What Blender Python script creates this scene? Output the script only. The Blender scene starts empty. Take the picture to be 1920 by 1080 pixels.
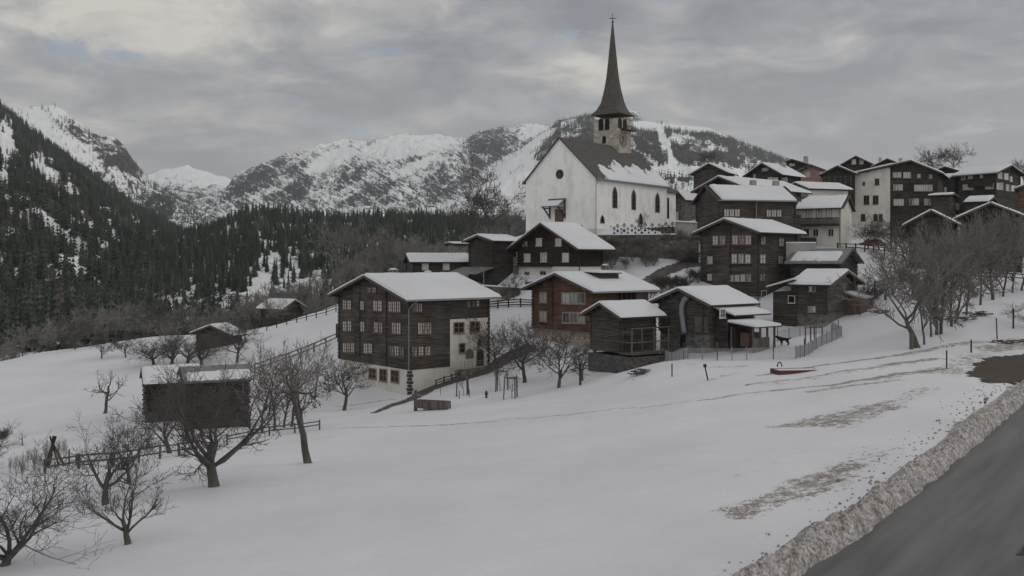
import bpy, math, random
import numpy as np
from mathutils import Vector, Matrix, noise as mn
RAD = math.radians
SC = bpy.context.scene
COL = SC.collection
# ------------------------------------------------------------ camera
F = 1750.0; HY = 490.0            # focal length and horizon row, in photo pixels
cam = bpy.data.cameras.new('camera'); camo = bpy.data.objects.new('camera', cam); COL.objects.link(camo)
cam.sensor_width = 36; cam.lens = 36*F/1920; cam.shift_y = -(540-HY)/1920
cam.clip_start = 0.5; cam.clip_end = 40000
camo.location = (0, 0, 0); camo.rotation_euler = (RAD(90), 0, 0)
SC.camera = camo
# ------------------------------------------------------------ light
SUN = Vector((0.80, 0.28, 0.52)).normalized()
sl = bpy.data.lights.new('sun', 'SUN'); sl.energy = 0.42; sl.angle = RAD(14); sl.color = (1, .965, .92)
so = bpy.data.objects.new('sun', sl); COL.objects.link(so)
so.rotation_euler = SUN.to_track_quat('Z', 'Y').to_euler()
W = bpy.data.worlds.new('World'); SC.world = W; W.use_nodes = True
def N(nt, kind, **kw):
    n = nt.nodes.new(kind)
    for k, v in kw.items():
        if k.startswith('i_'):
            k = k[2:]; n.inputs[int(k) if k.isdigit() else k.replace('_', ' ')].default_value = v
        else: setattr(n, k, v)
    return n
def ramp(nt, fac, stops):
    r = nt.nodes.new('ShaderNodeValToRGB'); e = r.color_ramp.elements
    while len(e) < len(stops): e.new(.5)
    for k, (p, c) in enumerate(stops):
        e[k].position = p; e[k].color = tuple(c)+(1,) if hasattr(c, '__len__') else (c, c, c, 1)
    nt.links.new(fac, r.inputs[0]); return r.outputs[0]
def math_(nt, op, a, b=None, clamp=False):
    n = nt.nodes.new('ShaderNodeMath'); n.operation = op; n.use_clamp = clamp
    for i, v in enumerate((a, b)):
        if v is None: continue
        if isinstance(v, (int, float)): n.inputs[i].default_value = v
        else: nt.links.new(v, n.inputs[i])
    return n.outputs[0]
def mix(nt, f, a, b):
    n = nt.nodes.new('ShaderNodeMix'); n.data_type = 'RGBA'
    for i, v in ((0, f), (6, a), (7, b)):
        if isinstance(v, (int, float)): n.inputs[i].default_value = v
        elif isinstance(v, tuple): n.inputs[i].default_value = v+(1,)
        else: nt.links.new(v, n.inputs[i])
    return n.outputs[2]
def build_world():
    nt = W.node_tree; nt.nodes.clear(); L = nt.links
    out = N(nt, 'ShaderNodeOutputWorld'); bg = N(nt, 'ShaderNodeBackground', i_Strength=0.90)
    L.new(bg.outputs[0], out.inputs[0])
    sky = N(nt, 'ShaderNodeTexSky', sky_type='NISHITA', sun_disc=False)
    sky.sun_elevation = math.asin(SUN.z); sky.sun_rotation = math.atan2(SUN.x, SUN.y)
    skyc = N(nt, 'ShaderNodeVectorMath', operation='SCALE'); skyc.inputs['Scale'].default_value = 0.085
    L.new(sky.outputs[0], skyc.inputs[0])
    tc = N(nt, 'ShaderNodeTexCoord'); sep = N(nt, 'ShaderNodeSeparateXYZ'); L.new(tc.outputs['Generated'], sep.inputs[0])
    z = math_(nt, 'ADD', math_(nt, 'MAXIMUM', sep.outputs[2], 0.0), 0.20)
    cx = math_(nt, 'DIVIDE', sep.outputs[0], z); cy = math_(nt, 'DIVIDE', sep.outputs[1], z)
    cv = N(nt, 'ShaderNodeCombineXYZ'); L.new(cx, cv.inputs[0]); L.new(cy, cv.inputs[1]); cv.inputs[2].default_value = 3.7
    def nz(scale, det, off, rough=.55, dist=0.0):
        m = N(nt, 'ShaderNodeMapping'); m.inputs[1].default_value = off; L.new(cv.outputs[0], m.inputs[0])
        n = N(nt, 'ShaderNodeTexNoise'); n.inputs['Scale'].default_value = scale; n.inputs['Detail'].default_value = det
        n.inputs['Roughness'].default_value = rough; n.inputs['Distortion'].default_value = dist
        L.new(m.outputs[0], n.inputs['Vector']); return n.outputs['Fac']
    big = nz(.95, 4, (3, 1, 0), .5, .3); mid = nz(3.6, 8, (0, 7, 2), .62, .4)
    s = math_(nt, 'ADD', math_(nt, 'MULTIPLY', big, .52), math_(nt, 'MULTIPLY', mid, .50))
    c = ramp(nt, s, [(.42, (.180, .190, .218)), (.49, (.262, .270, .290)), (.545, (.370, .368, .360)), (.62, (.58, .56, .50))])
    low = ramp(nt, sep.outputs[2], [(.02, .85), (.13, .55), (.22, .0)])
    c = mix(nt, math_(nt, 'MULTIPLY', low, .45), c, (.375, .358, .325))
    hole = ramp(nt, nz(3.4, 7, (11.3, 4.2, 5), .62, .5), [(.60, 0.), (.68, 1.)])
    band = ramp(nt, sep.outputs[2], [(.09, 0.), (.15, 1.), (.24, 1.), (.32, 0.1)])
    c = mix(nt, math_(nt, 'MULTIPLY', math_(nt, 'MULTIPLY', hole, band), .75), c, skyc.outputs[0])
    beh = ramp(nt, math_(nt, 'ADD', math_(nt, 'MULTIPLY', sep.outputs[1], -.5), .5), [(.42, 1.0/1.75), (.80, 1.0)])  # extra sky brightness behind the camera, added to lift the camera-facing walls
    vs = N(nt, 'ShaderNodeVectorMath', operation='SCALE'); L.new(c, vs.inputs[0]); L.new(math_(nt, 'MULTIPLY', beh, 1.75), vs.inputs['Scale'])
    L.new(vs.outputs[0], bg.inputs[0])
build_world()
SC.view_settings.view_transform = 'Standard'; SC.view_settings.look = 'None'
SC.view_settings.exposure = 0.33; SC.view_settings.gamma = 1
SC.cycles.max_bounces = 6; SC.cycles.volume_bounces = 1
# ------------------------------------------------------------ helpers
def P(x, y, Y): return Vector(((x-960)/F*Y, Y, (HY-y)/F*Y))
def tag(o, label=None, cat=None, group=None, kind=None):
    if label: o['label'] = label
    if cat: o['category'] = cat
    if group: o['group'] = group
    if kind: o['kind'] = kind
    return o
def empty(name, loc, rz=0, label=None, cat=None, group=None):
    o = bpy.data.objects.new(name, None); COL.objects.link(o); o.location = loc; o.rotation_euler = (0, 0, rz)
    o.empty_display_size = .3
    return tag(o, label, cat, group)
def mesh_np(name, V, Fc, mat, smooth=False, attrs=None):
    me = bpy.data.meshes.new(name); V = np.asarray(V, dtype=np.float32); Fc = np.asarray(Fc, dtype=np.int32)
    n, k = Fc.shape
    me.vertices.add(len(V)); me.vertices.foreach_set('co', V.ravel())
    me.loops.add(n*k); me.loops.foreach_set('vertex_index', Fc.ravel())
    me.polygons.add(n); me.polygons.foreach_set('loop_start', np.arange(0, n*k, k, dtype=np.int32))
    if smooth: me.polygons.foreach_set('use_smooth', np.ones(n, dtype=bool))
    for an, av in (attrs or {}).items():
        a = me.attributes.new(an, 'FLOAT', 'POINT'); a.data.foreach_set('value', np.asarray(av, dtype=np.float32))
    me.update(calc_edges=True); me.validate()
    me.materials.append(mat); return me
def link(name, me, parent=None):
    o = bpy.data.objects.new(name, me); COL.objects.link(o)
    if parent: o.parent = parent
    return o
class MB:
    def __init__(s): s.v = []; s.f = []
    def quad(s, a, b, c, d):
        i = len(s.v); s.v += [tuple(a), tuple(b), tuple(c), tuple(d)]; s.f.append((i, i+1, i+2, i+3)); return s
    def box(s, x0, y0, z0, x1, y1, z1):
        x0, x1 = min(x0, x1), max(x0, x1); y0, y1 = min(y0, y1), max(y0, y1); z0, z1 = min(z0, z1), max(z0, z1)
        i = len(s.v)
        s.v += [(x0,y0,z0),(x1,y0,z0),(x1,y1,z0),(x0,y1,z0),(x0,y0,z1),(x1,y0,z1),(x1,y1,z1),(x0,y1,z1)]
        s.f += [(i,i+3,i+2,i+1),(i+4,i+5,i+6,i+7),(i,i+1,i+5,i+4),(i+1,i+2,i+6,i+5),(i+2,i+3,i+7,i+6),(i+3,i,i+4,i+7)]
        return s
    def prism(s, poly, ext):            # poly: list of 3d points, ext: vector
        n = len(poly); i = len(s.v); e = Vector(ext)
        s.v += [tuple(p) for p in poly] + [tuple(Vector(p)+e) for p in poly]
        s.f.append(tuple(range(i+n-1, i-1, -1))); s.f.append(tuple(range(i+n, i+2*n)))
        for k in range(n): s.f.append((i+k, i+(k+1) % n, i+n+(k+1) % n, i+n+k))
        return s
    def bar(s, a, b, w, h=None):        # rectangular bar between two points
        a, b = Vector(a), Vector(b); d = (b-a).normalized(); h = h or w
        u = d.cross(Vector((0, 0, 1)))
        if u.length < .05: u = Vector((1, 0, 0))
        u.normalize(); v = d.cross(u).normalized(); u = u*w/2; v = v*h/2
        return s.prism([a-u-v, a+u-v, a+u+v, a-u+v], b-a)
    def tube(s, pts, rad, n=6, cap=True):
        m = len(pts); i0 = len(s.v); u = None
        for k in range(m):
            d = (pts[min(k+1, m-1)]-pts[max(k-1, 0)])
            if u is None:
                u = d.orthogonal()
            u = u-d*(u.dot(d)/max(d.dot(d), 1e-9))
            if u.length < 1e-6: u = d.orthogonal()
            u = u.normalized(); w = d.cross(u).normalized(); p = pts[k]; r = rad[k]
            for j in range(n):
                a = 6.28318*j/n; c, q = math.cos(a)*r, math.sin(a)*r
                s.v.append((p.x+u.x*c+w.x*q, p.y+u.y*c+w.y*q, p.z+u.z*c+w.z*q))
        for k in range(m-1):
            a = i0+k*n
            for j in range(n):
                j2 = (j+1) % n; s.f.append((a+j, a+j2, a+n+j2, a+n+j))
        if cap: s.f.append(tuple(range(i0+m*n-n, i0+m*n))); s.f.append(tuple(range(i0+n-1, i0-1, -1)))
        return s
    def lathe(s, prof, n=16, c=(0, 0, 0), start=0):
        i0 = len(s.v)
        for r, z in prof:
            for j in range(n):
                a = 6.28318*j/n+start; s.v.append((c[0]+r*math.cos(a), c[1]+r*math.sin(a), c[2]+z))
        for k in range(len(prof)-1):
            for j in range(n):
                a = i0+k*n; j2 = (j+1) % n; s.f.append((a+j, a+j2, a+n+j2, a+n+j))
        s.f.append(tuple(range(i0+n-1, i0-1, -1))); s.f.append(tuple(range(i0+len(prof)*n-n, i0+len(prof)*n)))
        return s
    def mesh(s, name, mat, smooth=False):
        me = bpy.data.meshes.new(name); me.from_pydata(s.v, [], s.f); me.materials.append(mat)
        if smooth: me.polygons.foreach_set('use_smooth', [True]*len(me.polygons))
        me.update(); return me
    def build(s, name, mat, parent=None, smooth=False): return link(name, s.mesh(name, mat, smooth), parent)
def copy_tree(o, parent=None):
    c = o.copy(); COL.objects.link(c); c.parent = parent
    for ch in list(o.children): copy_tree(ch, c)
    return c
# numpy value noise
def _h(ix, iy, sd):
    h = (ix.astype(np.int64)*374761393+iy.astype(np.int64)*668265263+sd*1442695041) & 0xffffffff
    h = ((h ^ (h >> 13))*1274126177) & 0xffffffff
    return ((h ^ (h >> 16)) & 0xffff)/65535.0
def vn(x, y, sd=0):
    x = np.asarray(x, float); y = np.asarray(y, float)
    ix = np.floor(x); iy = np.floor(y); fx = x-ix; fy = y-iy; fx = fx*fx*(3-2*fx); fy = fy*fy*(3-2*fy)
    return (_h(ix, iy, sd)*(1-fx)+_h(ix+1, iy, sd)*fx)*(1-fy)+(_h(ix, iy+1, sd)*(1-fx)+_h(ix+1, iy+1, sd)*fx)*fy
def fbm(x, y, sd=0, o=5, g=.5):
    s = 0; a = 1; t = 0
    for k in range(o): s = s+a*vn(x*2**k, y*2**k, sd+k*17); t += a; a *= g
    return s/t*2-1
def ridged(x, y, sd=0, o=5, g=.5):
    s = 0; a = 1; t = 0
    for k in range(o): s = s+a*(1-abs(vn(x*2**k, y*2**k, sd+k*13)*2-1)); t += a; a *= g
    return s/t
def sstep(a, b, x): t = np.clip((x-a)/(b-a), 0, 1); return t*t*(3-2*t)
# ------------------------------------------------------------ materials
def new_mat(name, rough=.85):
    m = bpy.data.materials.new(name); m.use_nodes = True; nt = m.node_tree
    b = nt.nodes['Principled BSDF']; b.inputs['Roughness'].default_value = rough
    b.inputs['Specular IOR Level'].default_value = .25
    return m, nt, b
def tex(nt, scale, det=4, kind='Object', vec=(1, 1, 1), rot=(0, 0, 0), rough=.55, dist=0., typ='ShaderNodeTexNoise'):
    tc = nt.nodes.new('ShaderNodeTexCoord'); mp = nt.nodes.new('ShaderNodeMapping')
    mp.vector_type = 'TEXTURE'; mp.inputs['Scale'].default_value = tuple(1/q for q in vec); mp.inputs['Rotation'].default_value = rot
    nt.links.new(tc.outputs[kind], mp.inputs[0]); n = nt.nodes.new(typ)
    n.inputs['Scale'].default_value = scale
    if typ == 'ShaderNodeTexNoise':
        n.inputs['Detail'].default_value = det; n.inputs['Roughness'].default_value = rough; n.inputs['Distortion'].default_value = dist
    nt.links.new(mp.outputs[0], n.inputs['Vector']); return n
def bump(nt, b, h, st=.3, d=.1):
    n = nt.nodes.new('ShaderNodeBump'); n.inputs['Strength'].default_value = st; n.inputs['Distance'].default_value = d
    nt.links.new(h, n.inputs['Height']); nt.links.new(n.outputs[0], b.inputs['Normal'])
_mc = {}
def flat(name, c, rough=.8, var=.25, sc=3.0):
    k = (name,)
    if k in _mc: return _mc[k]
    m, nt, b = new_mat(name, rough)
    n = tex(nt, sc, 5)
    nt.links.new(ramp(nt, n.outputs['Fac'], [(.3, tuple(v*(1-var) for v in c)), (.7, tuple(min(1, v*(1+var)) for v in c))]), b.inputs['Base Color'])
    _mc[k] = m; return m
def timber(name, dark, light, row=.21, worn=.5):
    if name in _mc: return _mc[name]
    m, nt, b = new_mat(name, .8)
    a = tex(nt, 1.0, 6, vec=(.45, .45, 5.0), rough=.65); w = tex(nt, .35, 4, vec=(1, 1, 1.6))
    f = math_(nt, 'ADD', math_(nt, 'MULTIPLY', a.outputs['Fac'], .6), math_(nt, 'MULTIPLY', w.outputs['Fac'], .4))
    c = ramp(nt, f, [(.40, dark), (.40+.16/worn*.5+.04, tuple((p+q)/2 for p, q in zip(dark, light))), (.76, light)])
    tc = nt.nodes.new('ShaderNodeTexCoord'); sp = nt.nodes.new('ShaderNodeSeparateXYZ'); nt.links.new(tc.outputs['Object'], sp.inputs[0])
    # one plank tone per log row
    rowi = math_(nt, 'FLOOR', math_(nt, 'DIVIDE', sp.outputs[2], row)); wn = nt.nodes.new('ShaderNodeTexWhiteNoise'); wn.noise_dimensions = '1D'
    nt.links.new(rowi, wn.inputs['W']); c = mix(nt, math_(nt, 'MULTIPLY', wn.outputs[0], .35), c, tuple(v*.5 for v in dark))
    fr = math_(nt, 'FRACT', math_(nt, 'DIVIDE', sp.outputs[2], row))
    g = math_(nt, 'ABSOLUTE', math_(nt, 'SUBTRACT', fr, .5)); gap = math_(nt, 'GREATER_THAN', g, .44)
    c = mix(nt, math_(nt, 'MULTIPLY', gap, .75), c, (.006, .005, .005))
    nt.links.new(c, b.inputs['Base Color'])
    hgt = math_(nt, 'SUBTRACT', 1.0, math_(nt, 'MULTIPLY', math_(nt, 'MULTIPLY', g, g), 4.0)); bump(nt, b, hgt, .8, .05)
    _mc[name] = m; return m
def planks(name, dark, light, row=.2):
    if name in _mc: return _mc[name]
    m, nt, b = new_mat(name, .8)
    a = tex(nt, 1.0, 5, vec=(6, 6, .5), rough=.65)
    c = ramp(nt, a.outputs['Fac'], [(.35, dark), (.7, light)]); nt.links.new(c, b.inputs['Base Color'])
    bump(nt, b, a.outputs['Fac'], .3, .03); _mc[name] = m; return m
def plaster(name, c, stain=.35):
    if name in _mc: return _mc[name]
    m, nt, b = new_mat(name, .9)
    n = tex(nt, .5, 6, rough=.62); w = tex(nt, 1.0, 5, vec=(1.2, 1.2, .18), rough=.6); fine = tex(nt, 14, 4)
    f = math_(nt, 'ADD', math_(nt, 'MULTIPLY', n.outputs['Fac'], .6), math_(nt, 'MULTIPLY', w.outputs['Fac'], .4))
    nt.links.new(ramp(nt, f, [(.36, tuple(v*(1-stain) for v in c)), (.52, c), (.8, tuple(min(.85, v*1.07) for v in c))]), b.inputs['Base Color'])
    bump(nt, b, fine.outputs['Fac'], .25, .03); _mc[name] = m; return m
def masonry(name, c1, c2, sc=2.6, mortar=(.16, .15, .135)):
    if name in _mc: return _mc[name]
    m, nt, b = new_mat(name, .9)
    v = tex(nt, sc, vec=(1, 1, 1.5), typ='ShaderNodeTexVoronoi'); v.feature = 'F1'
    e = tex(nt, sc, vec=(1, 1, 1.5), typ='ShaderNodeTexVoronoi'); e.feature = 'DISTANCE_TO_EDGE'
    sp = nt.nodes.new('ShaderNodeSeparateColor'); nt.links.new(v.outputs['Color'], sp.inputs[0])
    n = tex(nt, 1.2, 6)
    f = math_(nt, 'ADD', math_(nt, 'MULTIPLY', sp.outputs[0], .6), math_(nt, 'MULTIPLY', n.outputs['Fac'], .4))
    c = ramp(nt, f, [(.2, c1), (.8, c2)]); ed = ramp(nt, e.outputs['Distance'], [(.03, 0.), (.09, 1.)])
    nt.links.new(mix(nt, ed, mortar, c), b.inputs['Base Color']); bump(nt, b, ed, .6, .06)
    _mc[name] = m; return m
def snow_mat(name='snow', c=(.70, .71, .745), dirt=False):
    if name in _mc: return _mc[name]
    m, nt, b = new_mat(name, .6)
    b.inputs['Specular IOR Level'].default_value = .15
    n = tex(nt, .12, 6, rough=.6); n2 = tex(nt, 1.8, 6, vec=(1, 2.2, 1), rough=.6); n3 = tex(nt, 9, 5)
    col = ramp(nt, n.outputs['Fac'], [(.3, tuple(v*.90 for v in c)), (.7, tuple(v*1.03 for v in c))])
    if dirt:
        at = nt.nodes.new('ShaderNodeAttribute'); at.attribute_name = 'dirt'
        g = tex(nt, 1.5, 9, vec=(1.0, 1.5, 1), rot=(0, 0, RAD(28)), rough=.78); g2 = tex(nt, 9, 6, rough=.7)
        gg = math_(nt, 'ADD', math_(nt, 'MULTIPLY', g.outputs['Fac'], .6), math_(nt, 'MULTIPLY', g2.outputs['Fac'], .4))
        gg = math_(nt, 'ADD', math_(nt, 'MULTIPLY', math_(nt, 'SUBTRACT', gg, .5), 2.4), .5)
        th = math_(nt, 'SUBTRACT', math_(nt, 'ADD', at.outputs['Fac'], gg), 1.0)
        mk = ramp(nt, math_(nt, 'ADD', math_(nt, 'MULTIPLY', th, 2.2), .5), [(.42, 0.), (.62, 1.)])
        gc = tex(nt, 5, 5); grass = ramp(nt, gc.outputs['Fac'], [(.3, (.105, .080, .055)), (.7, (.28, .232, .175))])
        col = mix(nt, math_(nt, 'MULTIPLY', mk, .85), col, grass)
    nt.links.new(col, b.inputs['Base Color'])
    h = math_(nt, 'ADD', math_(nt, 'MULTIPLY', n2.outputs['Fac'], .8), math_(nt, 'MULTIPLY', n3.outputs['Fac'], .2))
    bump(nt, b, h, .33, .20)
    _mc[name] = m; return m
SNOW = snow_mat('snow'); ROOFSNOW = snow_mat('roof snow', (.67, .68, .715))
TIM_D = timber('old dark timber', (.042, .037, .033), (.23, .198, .172))
TIM_G = timber('grey weathered timber', (.050, .045, .041), (.25, .228, .20))
TIM_R = timber('reddish timber', (.088, .048, .036), (.33, .19, .14))
TIM_B = timber('blackened timber', (.030, .027, .025), (.165, .142, .123))
BOARD_R = planks('brown vertical boards', (.07, .045, .034), (.20, .145, .12))
WOOD = planks('weathered wood', (.055, .047, .041), (.18, .16, .14))
WOODD = planks('dark wood', (.02, .017, .015), (.075, .062, .052))
PL_W = plaster('white plaster', (.82, .815, .80), .2)
PL_O = plaster('old cream plaster', (.62, .595, .55), .25)
PL_G = plaster('grey plaster', (.36, .345, .33), .35)
PL_T = plaster('tan plaster', (.42, .36, .31), .3)
PL_P = plaster('pink plaster', (.42, .26, .225), .25)
STONE = masonry('rubble stone', (.12, .11, .10), (.30, .27, .24))
STONE_L = masonry('pale tower stone', (.30, .275, .24), (.52, .48, .42), 1.6, (.32, .30, .27))
STONE_D = flat('dark quoin stone', (.06, .055, .05), .9)
SLATE = flat('roof slate', (.085, .080, .076), .8, .35, 2.5)
ROOFW = flat('roof board', (.04, .034, .03), .85, .4, 4)
FASCIA = flat('fascia wood', (.10, .082, .07), .85, .35, 4)
GREYROOF = flat('grey sheet roof', (.17, .17, .17), .6, .2, 3)
METAL = flat('zinc', (.22, .235, .25), .45, .1, 4)
GLASS = flat('dark glass', (.02, .022, .025), .15, .2, 2)
def curtain():
    m, nt, b = new_mat('curtained pane', .35); oi = nt.nodes.new('ShaderNodeObjectInfo'); n = tex(nt, 2.2, 3, vec=(1.6, 1, .5))
    f = math_(nt, 'ADD', math_(nt, 'MULTIPLY', oi.outputs['Random'], .55), math_(nt, 'MULTIPLY', n.outputs['Fac'], .75))
    nt.links.new(ramp(nt, f, [(.30, (.05, .055, .06)), (.48, (.28, .28, .275)), (.60, (.50, .495, .48)), (.95, (.62, .61, .58))]), b.inputs['Base Color']); return m
CURT = curtain()
FR_W = flat('pale window frame', (.52, .50, .47), .7, .12, 5)
FR_B = flat('brown window frame', (.13, .085, .065), .8, .2, 5)
FR_S = flat('stone window surround', (.24, .165, .135), .85, .2, 5)
FR_C = flat('cream window frame', (.30, .28, .25), .8, .15, 5)
BARK = flat('grey bark', (.10, .093, .085), .95, .35, 7)
BARKD = flat('dark bark', (.075, .066, .060), .95, .3, 7)
TWIG = flat('twigs', (.092, .085, .079), .95, .3, 2)
TWIGR = flat('reddish twigs', (.215, .20, .187), .95, .3, 2)
TWIGB = flat('brown twigs', (.185, .172, .156), .95, .3, .1)
# ------------------------------------------------------------ ground
CP = [  # photo column, photo row, distance : points on the ground
 (960,1080,28),(700,1080,29),(400,1080,31),(0,1080,33),(240,1020,36),(400,912,44),(578,868,52),(0,950,44),(900,900,44),(1200,1000,32),
 (1300,900,38),(1150,850,48),(960,800,60),(1250,770,60),(700,812,66),(790,770,78),(870,745,84),(960,740,84),(1048,725,84),(1150,740,76),
 (768,745,98),(640,748,100),(645,770,90),(600,800,74),(900,697,103),(840,712,100),
 (0,850,70),(195,775,88),(330,800,76),(100,885,52),(370,850,58),(480,810,72),(300,760,90),
 (0,683,140),(70,657,142),(190,673,130),(236,670,130),(140,655,142),(300,628,145),(400,650,138),(480,640,130),(540,605,140),(628,592,140),(560,650,122),(100,760,100),(450,700,112),
 (1000,690,100),(1107,700,93),(1165,702,90),(1220,690,90),(1240,672,84),(1240,700,77),(1325,713,71),(1332,660,92),(1400,672,83),(1490,673,83),(1578,630,96),
 (1490,698,71),(1420,640,95),(1550,606,100),(1620,590,103),(1500,600,104),(1430,590,110),(1350,740,62),(1500,760,56),(1600,720,62),(1700,655,76),(1760,630,84),(1840,585,97),(1920,560,104),
 (1775,692,70),(1868,640,87),(1870,690,72),(1820,700,70),(1920,720,62),(1700,760,54),(1650,850,41),(1560,920,36),(1450,1020,30),(1850,770,52),
 (1000,610,112),(950,560,126),(950,620,113),(930,690,103),(1000,650,108),(990,525,124),(1085,525,122),(1150,520,126),
 (900,510,134),(800,515,140),(700,540,150),
 (985,438,148),(1117,440,136),(1250,432,150),(1200,438,134),(1290,440,140),(1050,455,135),
 (1130,505,127),(1300,500,125),(1260,540,120),(1310,560,116),(1230,590,108),(1345,470,136),(1490,470,136),(1590,466,136),
 (1600,540,116),(1640,540,114),(1640,480,134),(1700,470,142),(1660,452,158),(1760,470,142),(1850,480,138),(1920,480,136),(1700,590,96),(1800,530,116),
 (1320,400,165),(1500,370,185),(1700,372,185),(1880,380,185)]
CX = [(-110,190,-42),(-60,200,-40),(-10,210,-34),(30,230,-14),(-160,160,-38),(-130,110,-17),(-130,60,-15),(-60,20,-12),(0,0,-9.5),(0,-30,-9.5),(-60,-30,-11),
      (60,260,14),(140,260,12),(120,150,4),(120,80,-4),(90,60,-8),(200,200,12),(-200,250,-60),(60,-30,-9),(-10,170,-12),(5,180,-8),(-110,260,-60),(0,260,-40)]
CPW = np.array([tuple(P(*c)) for c in CP]+CX)
def tps_fit(p, lam=2e-3):
    xy = p[:, :2]/100; n = len(p); d = np.hypot(xy[:, None, 0]-xy[None, :, 0], xy[:, None, 1]-xy[None, :, 1])
    K = np.where(d > 0, d*d*np.log(d+1e-12), 0)+lam*np.eye(n); Q = np.c_[np.ones(n), xy]
    A = np.block([[K, Q], [Q.T, np.zeros((3, 3))]]); return np.linalg.solve(A, np.r_[p[:, 2], 0, 0, 0]), xy
_w, _xy = tps_fit(CPW)
# road edge (left side of the asphalt) as a world polyline
RZ = -8.6
REDGE = [(-14.0, -1.6), (-4.0, 11.0), (7.84, 25.5), (10.6, 28.9), (15.1, 34.8), (21.2, 43.1), (31.0, 56.6), (43.5, 73.5), (60, 95), (95, 140)]
def road_d(X, Y):                    # signed distance, positive on the meadow side
    X = np.asarray(X, float); Y = np.asarray(Y, float); best = np.full(X.shape, 1e9)
    for (ax, ay), (bx, by) in zip(REDGE[:-1], REDGE[1:]):
        dx, dy = bx-ax, by-ay; L2 = dx*dx+dy*dy; t = np.clip(((X-ax)*dx+(Y-ay)*dy)/L2, 0, 1)
        qx = X-ax-t*dx; qy = Y-ay-t*dy; d = np.hypot(qx, qy)*np.sign(-(qx*dy-qy*dx)+1e-12)
        best = np.where(np.abs(d) < np.abs(best), d, best)
    return best
def gz(X, Y, rough=True):
    X = np.atleast_1d(np.asarray(X, float)); Y = np.atleast_1d(np.asarray(Y, float)); sh = X.shape; x = X.ravel()/100; y = Y.ravel()/100
    out = np.zeros(x.shape)
    for s in range(0, len(x), 20000):
        xs, ys = x[s:s+20000], y[s:s+20000]
        r2 = (xs[:, None]-_xy[None, :, 0])**2+(ys[:, None]-_xy[None, :, 1])**2
        out[s:s+20000] = (0.5*r2*np.log(r2+1e-12))@_w[:-3]+_w[-3]+_w[-2]*xs+_w[-1]*ys
    out = out.reshape(sh)
    if rough:
        out = out+.22*fbm(X/9, Y/9, 3, 3)+.09*fbm(X/2.4, Y/1.8, 9, 3)*sstep(200, 60, Y)
    d = road_d(X, Y); w = sstep(2.2, .2, d)
    ztar = np.where(d > -9.5, RZ-.12, RZ+.35)+np.maximum(0, Y-60)*.03
    return out*(1-w)+ztar*w
_ty = np.concatenate([np.arange(14, 60, .25), np.arange(60, 300, .5)])
def hit(x, y, ymin=14):              # where the line of sight through a photo point meets the ground
    Y = _ty[_ty >= ymin]; X = (x-960)/F*Y; d = gz(X, Y)-(HY-y)/F*Y
    s = np.nonzero(d >= 0)[0]
    if len(s) == 0: k = int(np.argmax(d)); yy = Y[k]
    else:
        k = max(int(s[0]), 1); yy = Y[k-1]+(Y[k]-Y[k-1])*(-d[k-1])/(d[k]-d[k-1]+1e-9) if d[k-1] < 0 else Y[k]
    return Vector(((x-960)/F*yy, yy, float(gz((x-960)/F*yy, yy)[0])))
def onground(X, Y): return Vector((X, Y, float(gz(X, Y)[0])))
def axis(a, b, segs):
    out = [a]
    while out[-1] < b:
        s = [st for lo, st in segs if out[-1] >= lo][-1]; out.append(out[-1]+s)
    return np.array(out)
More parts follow.
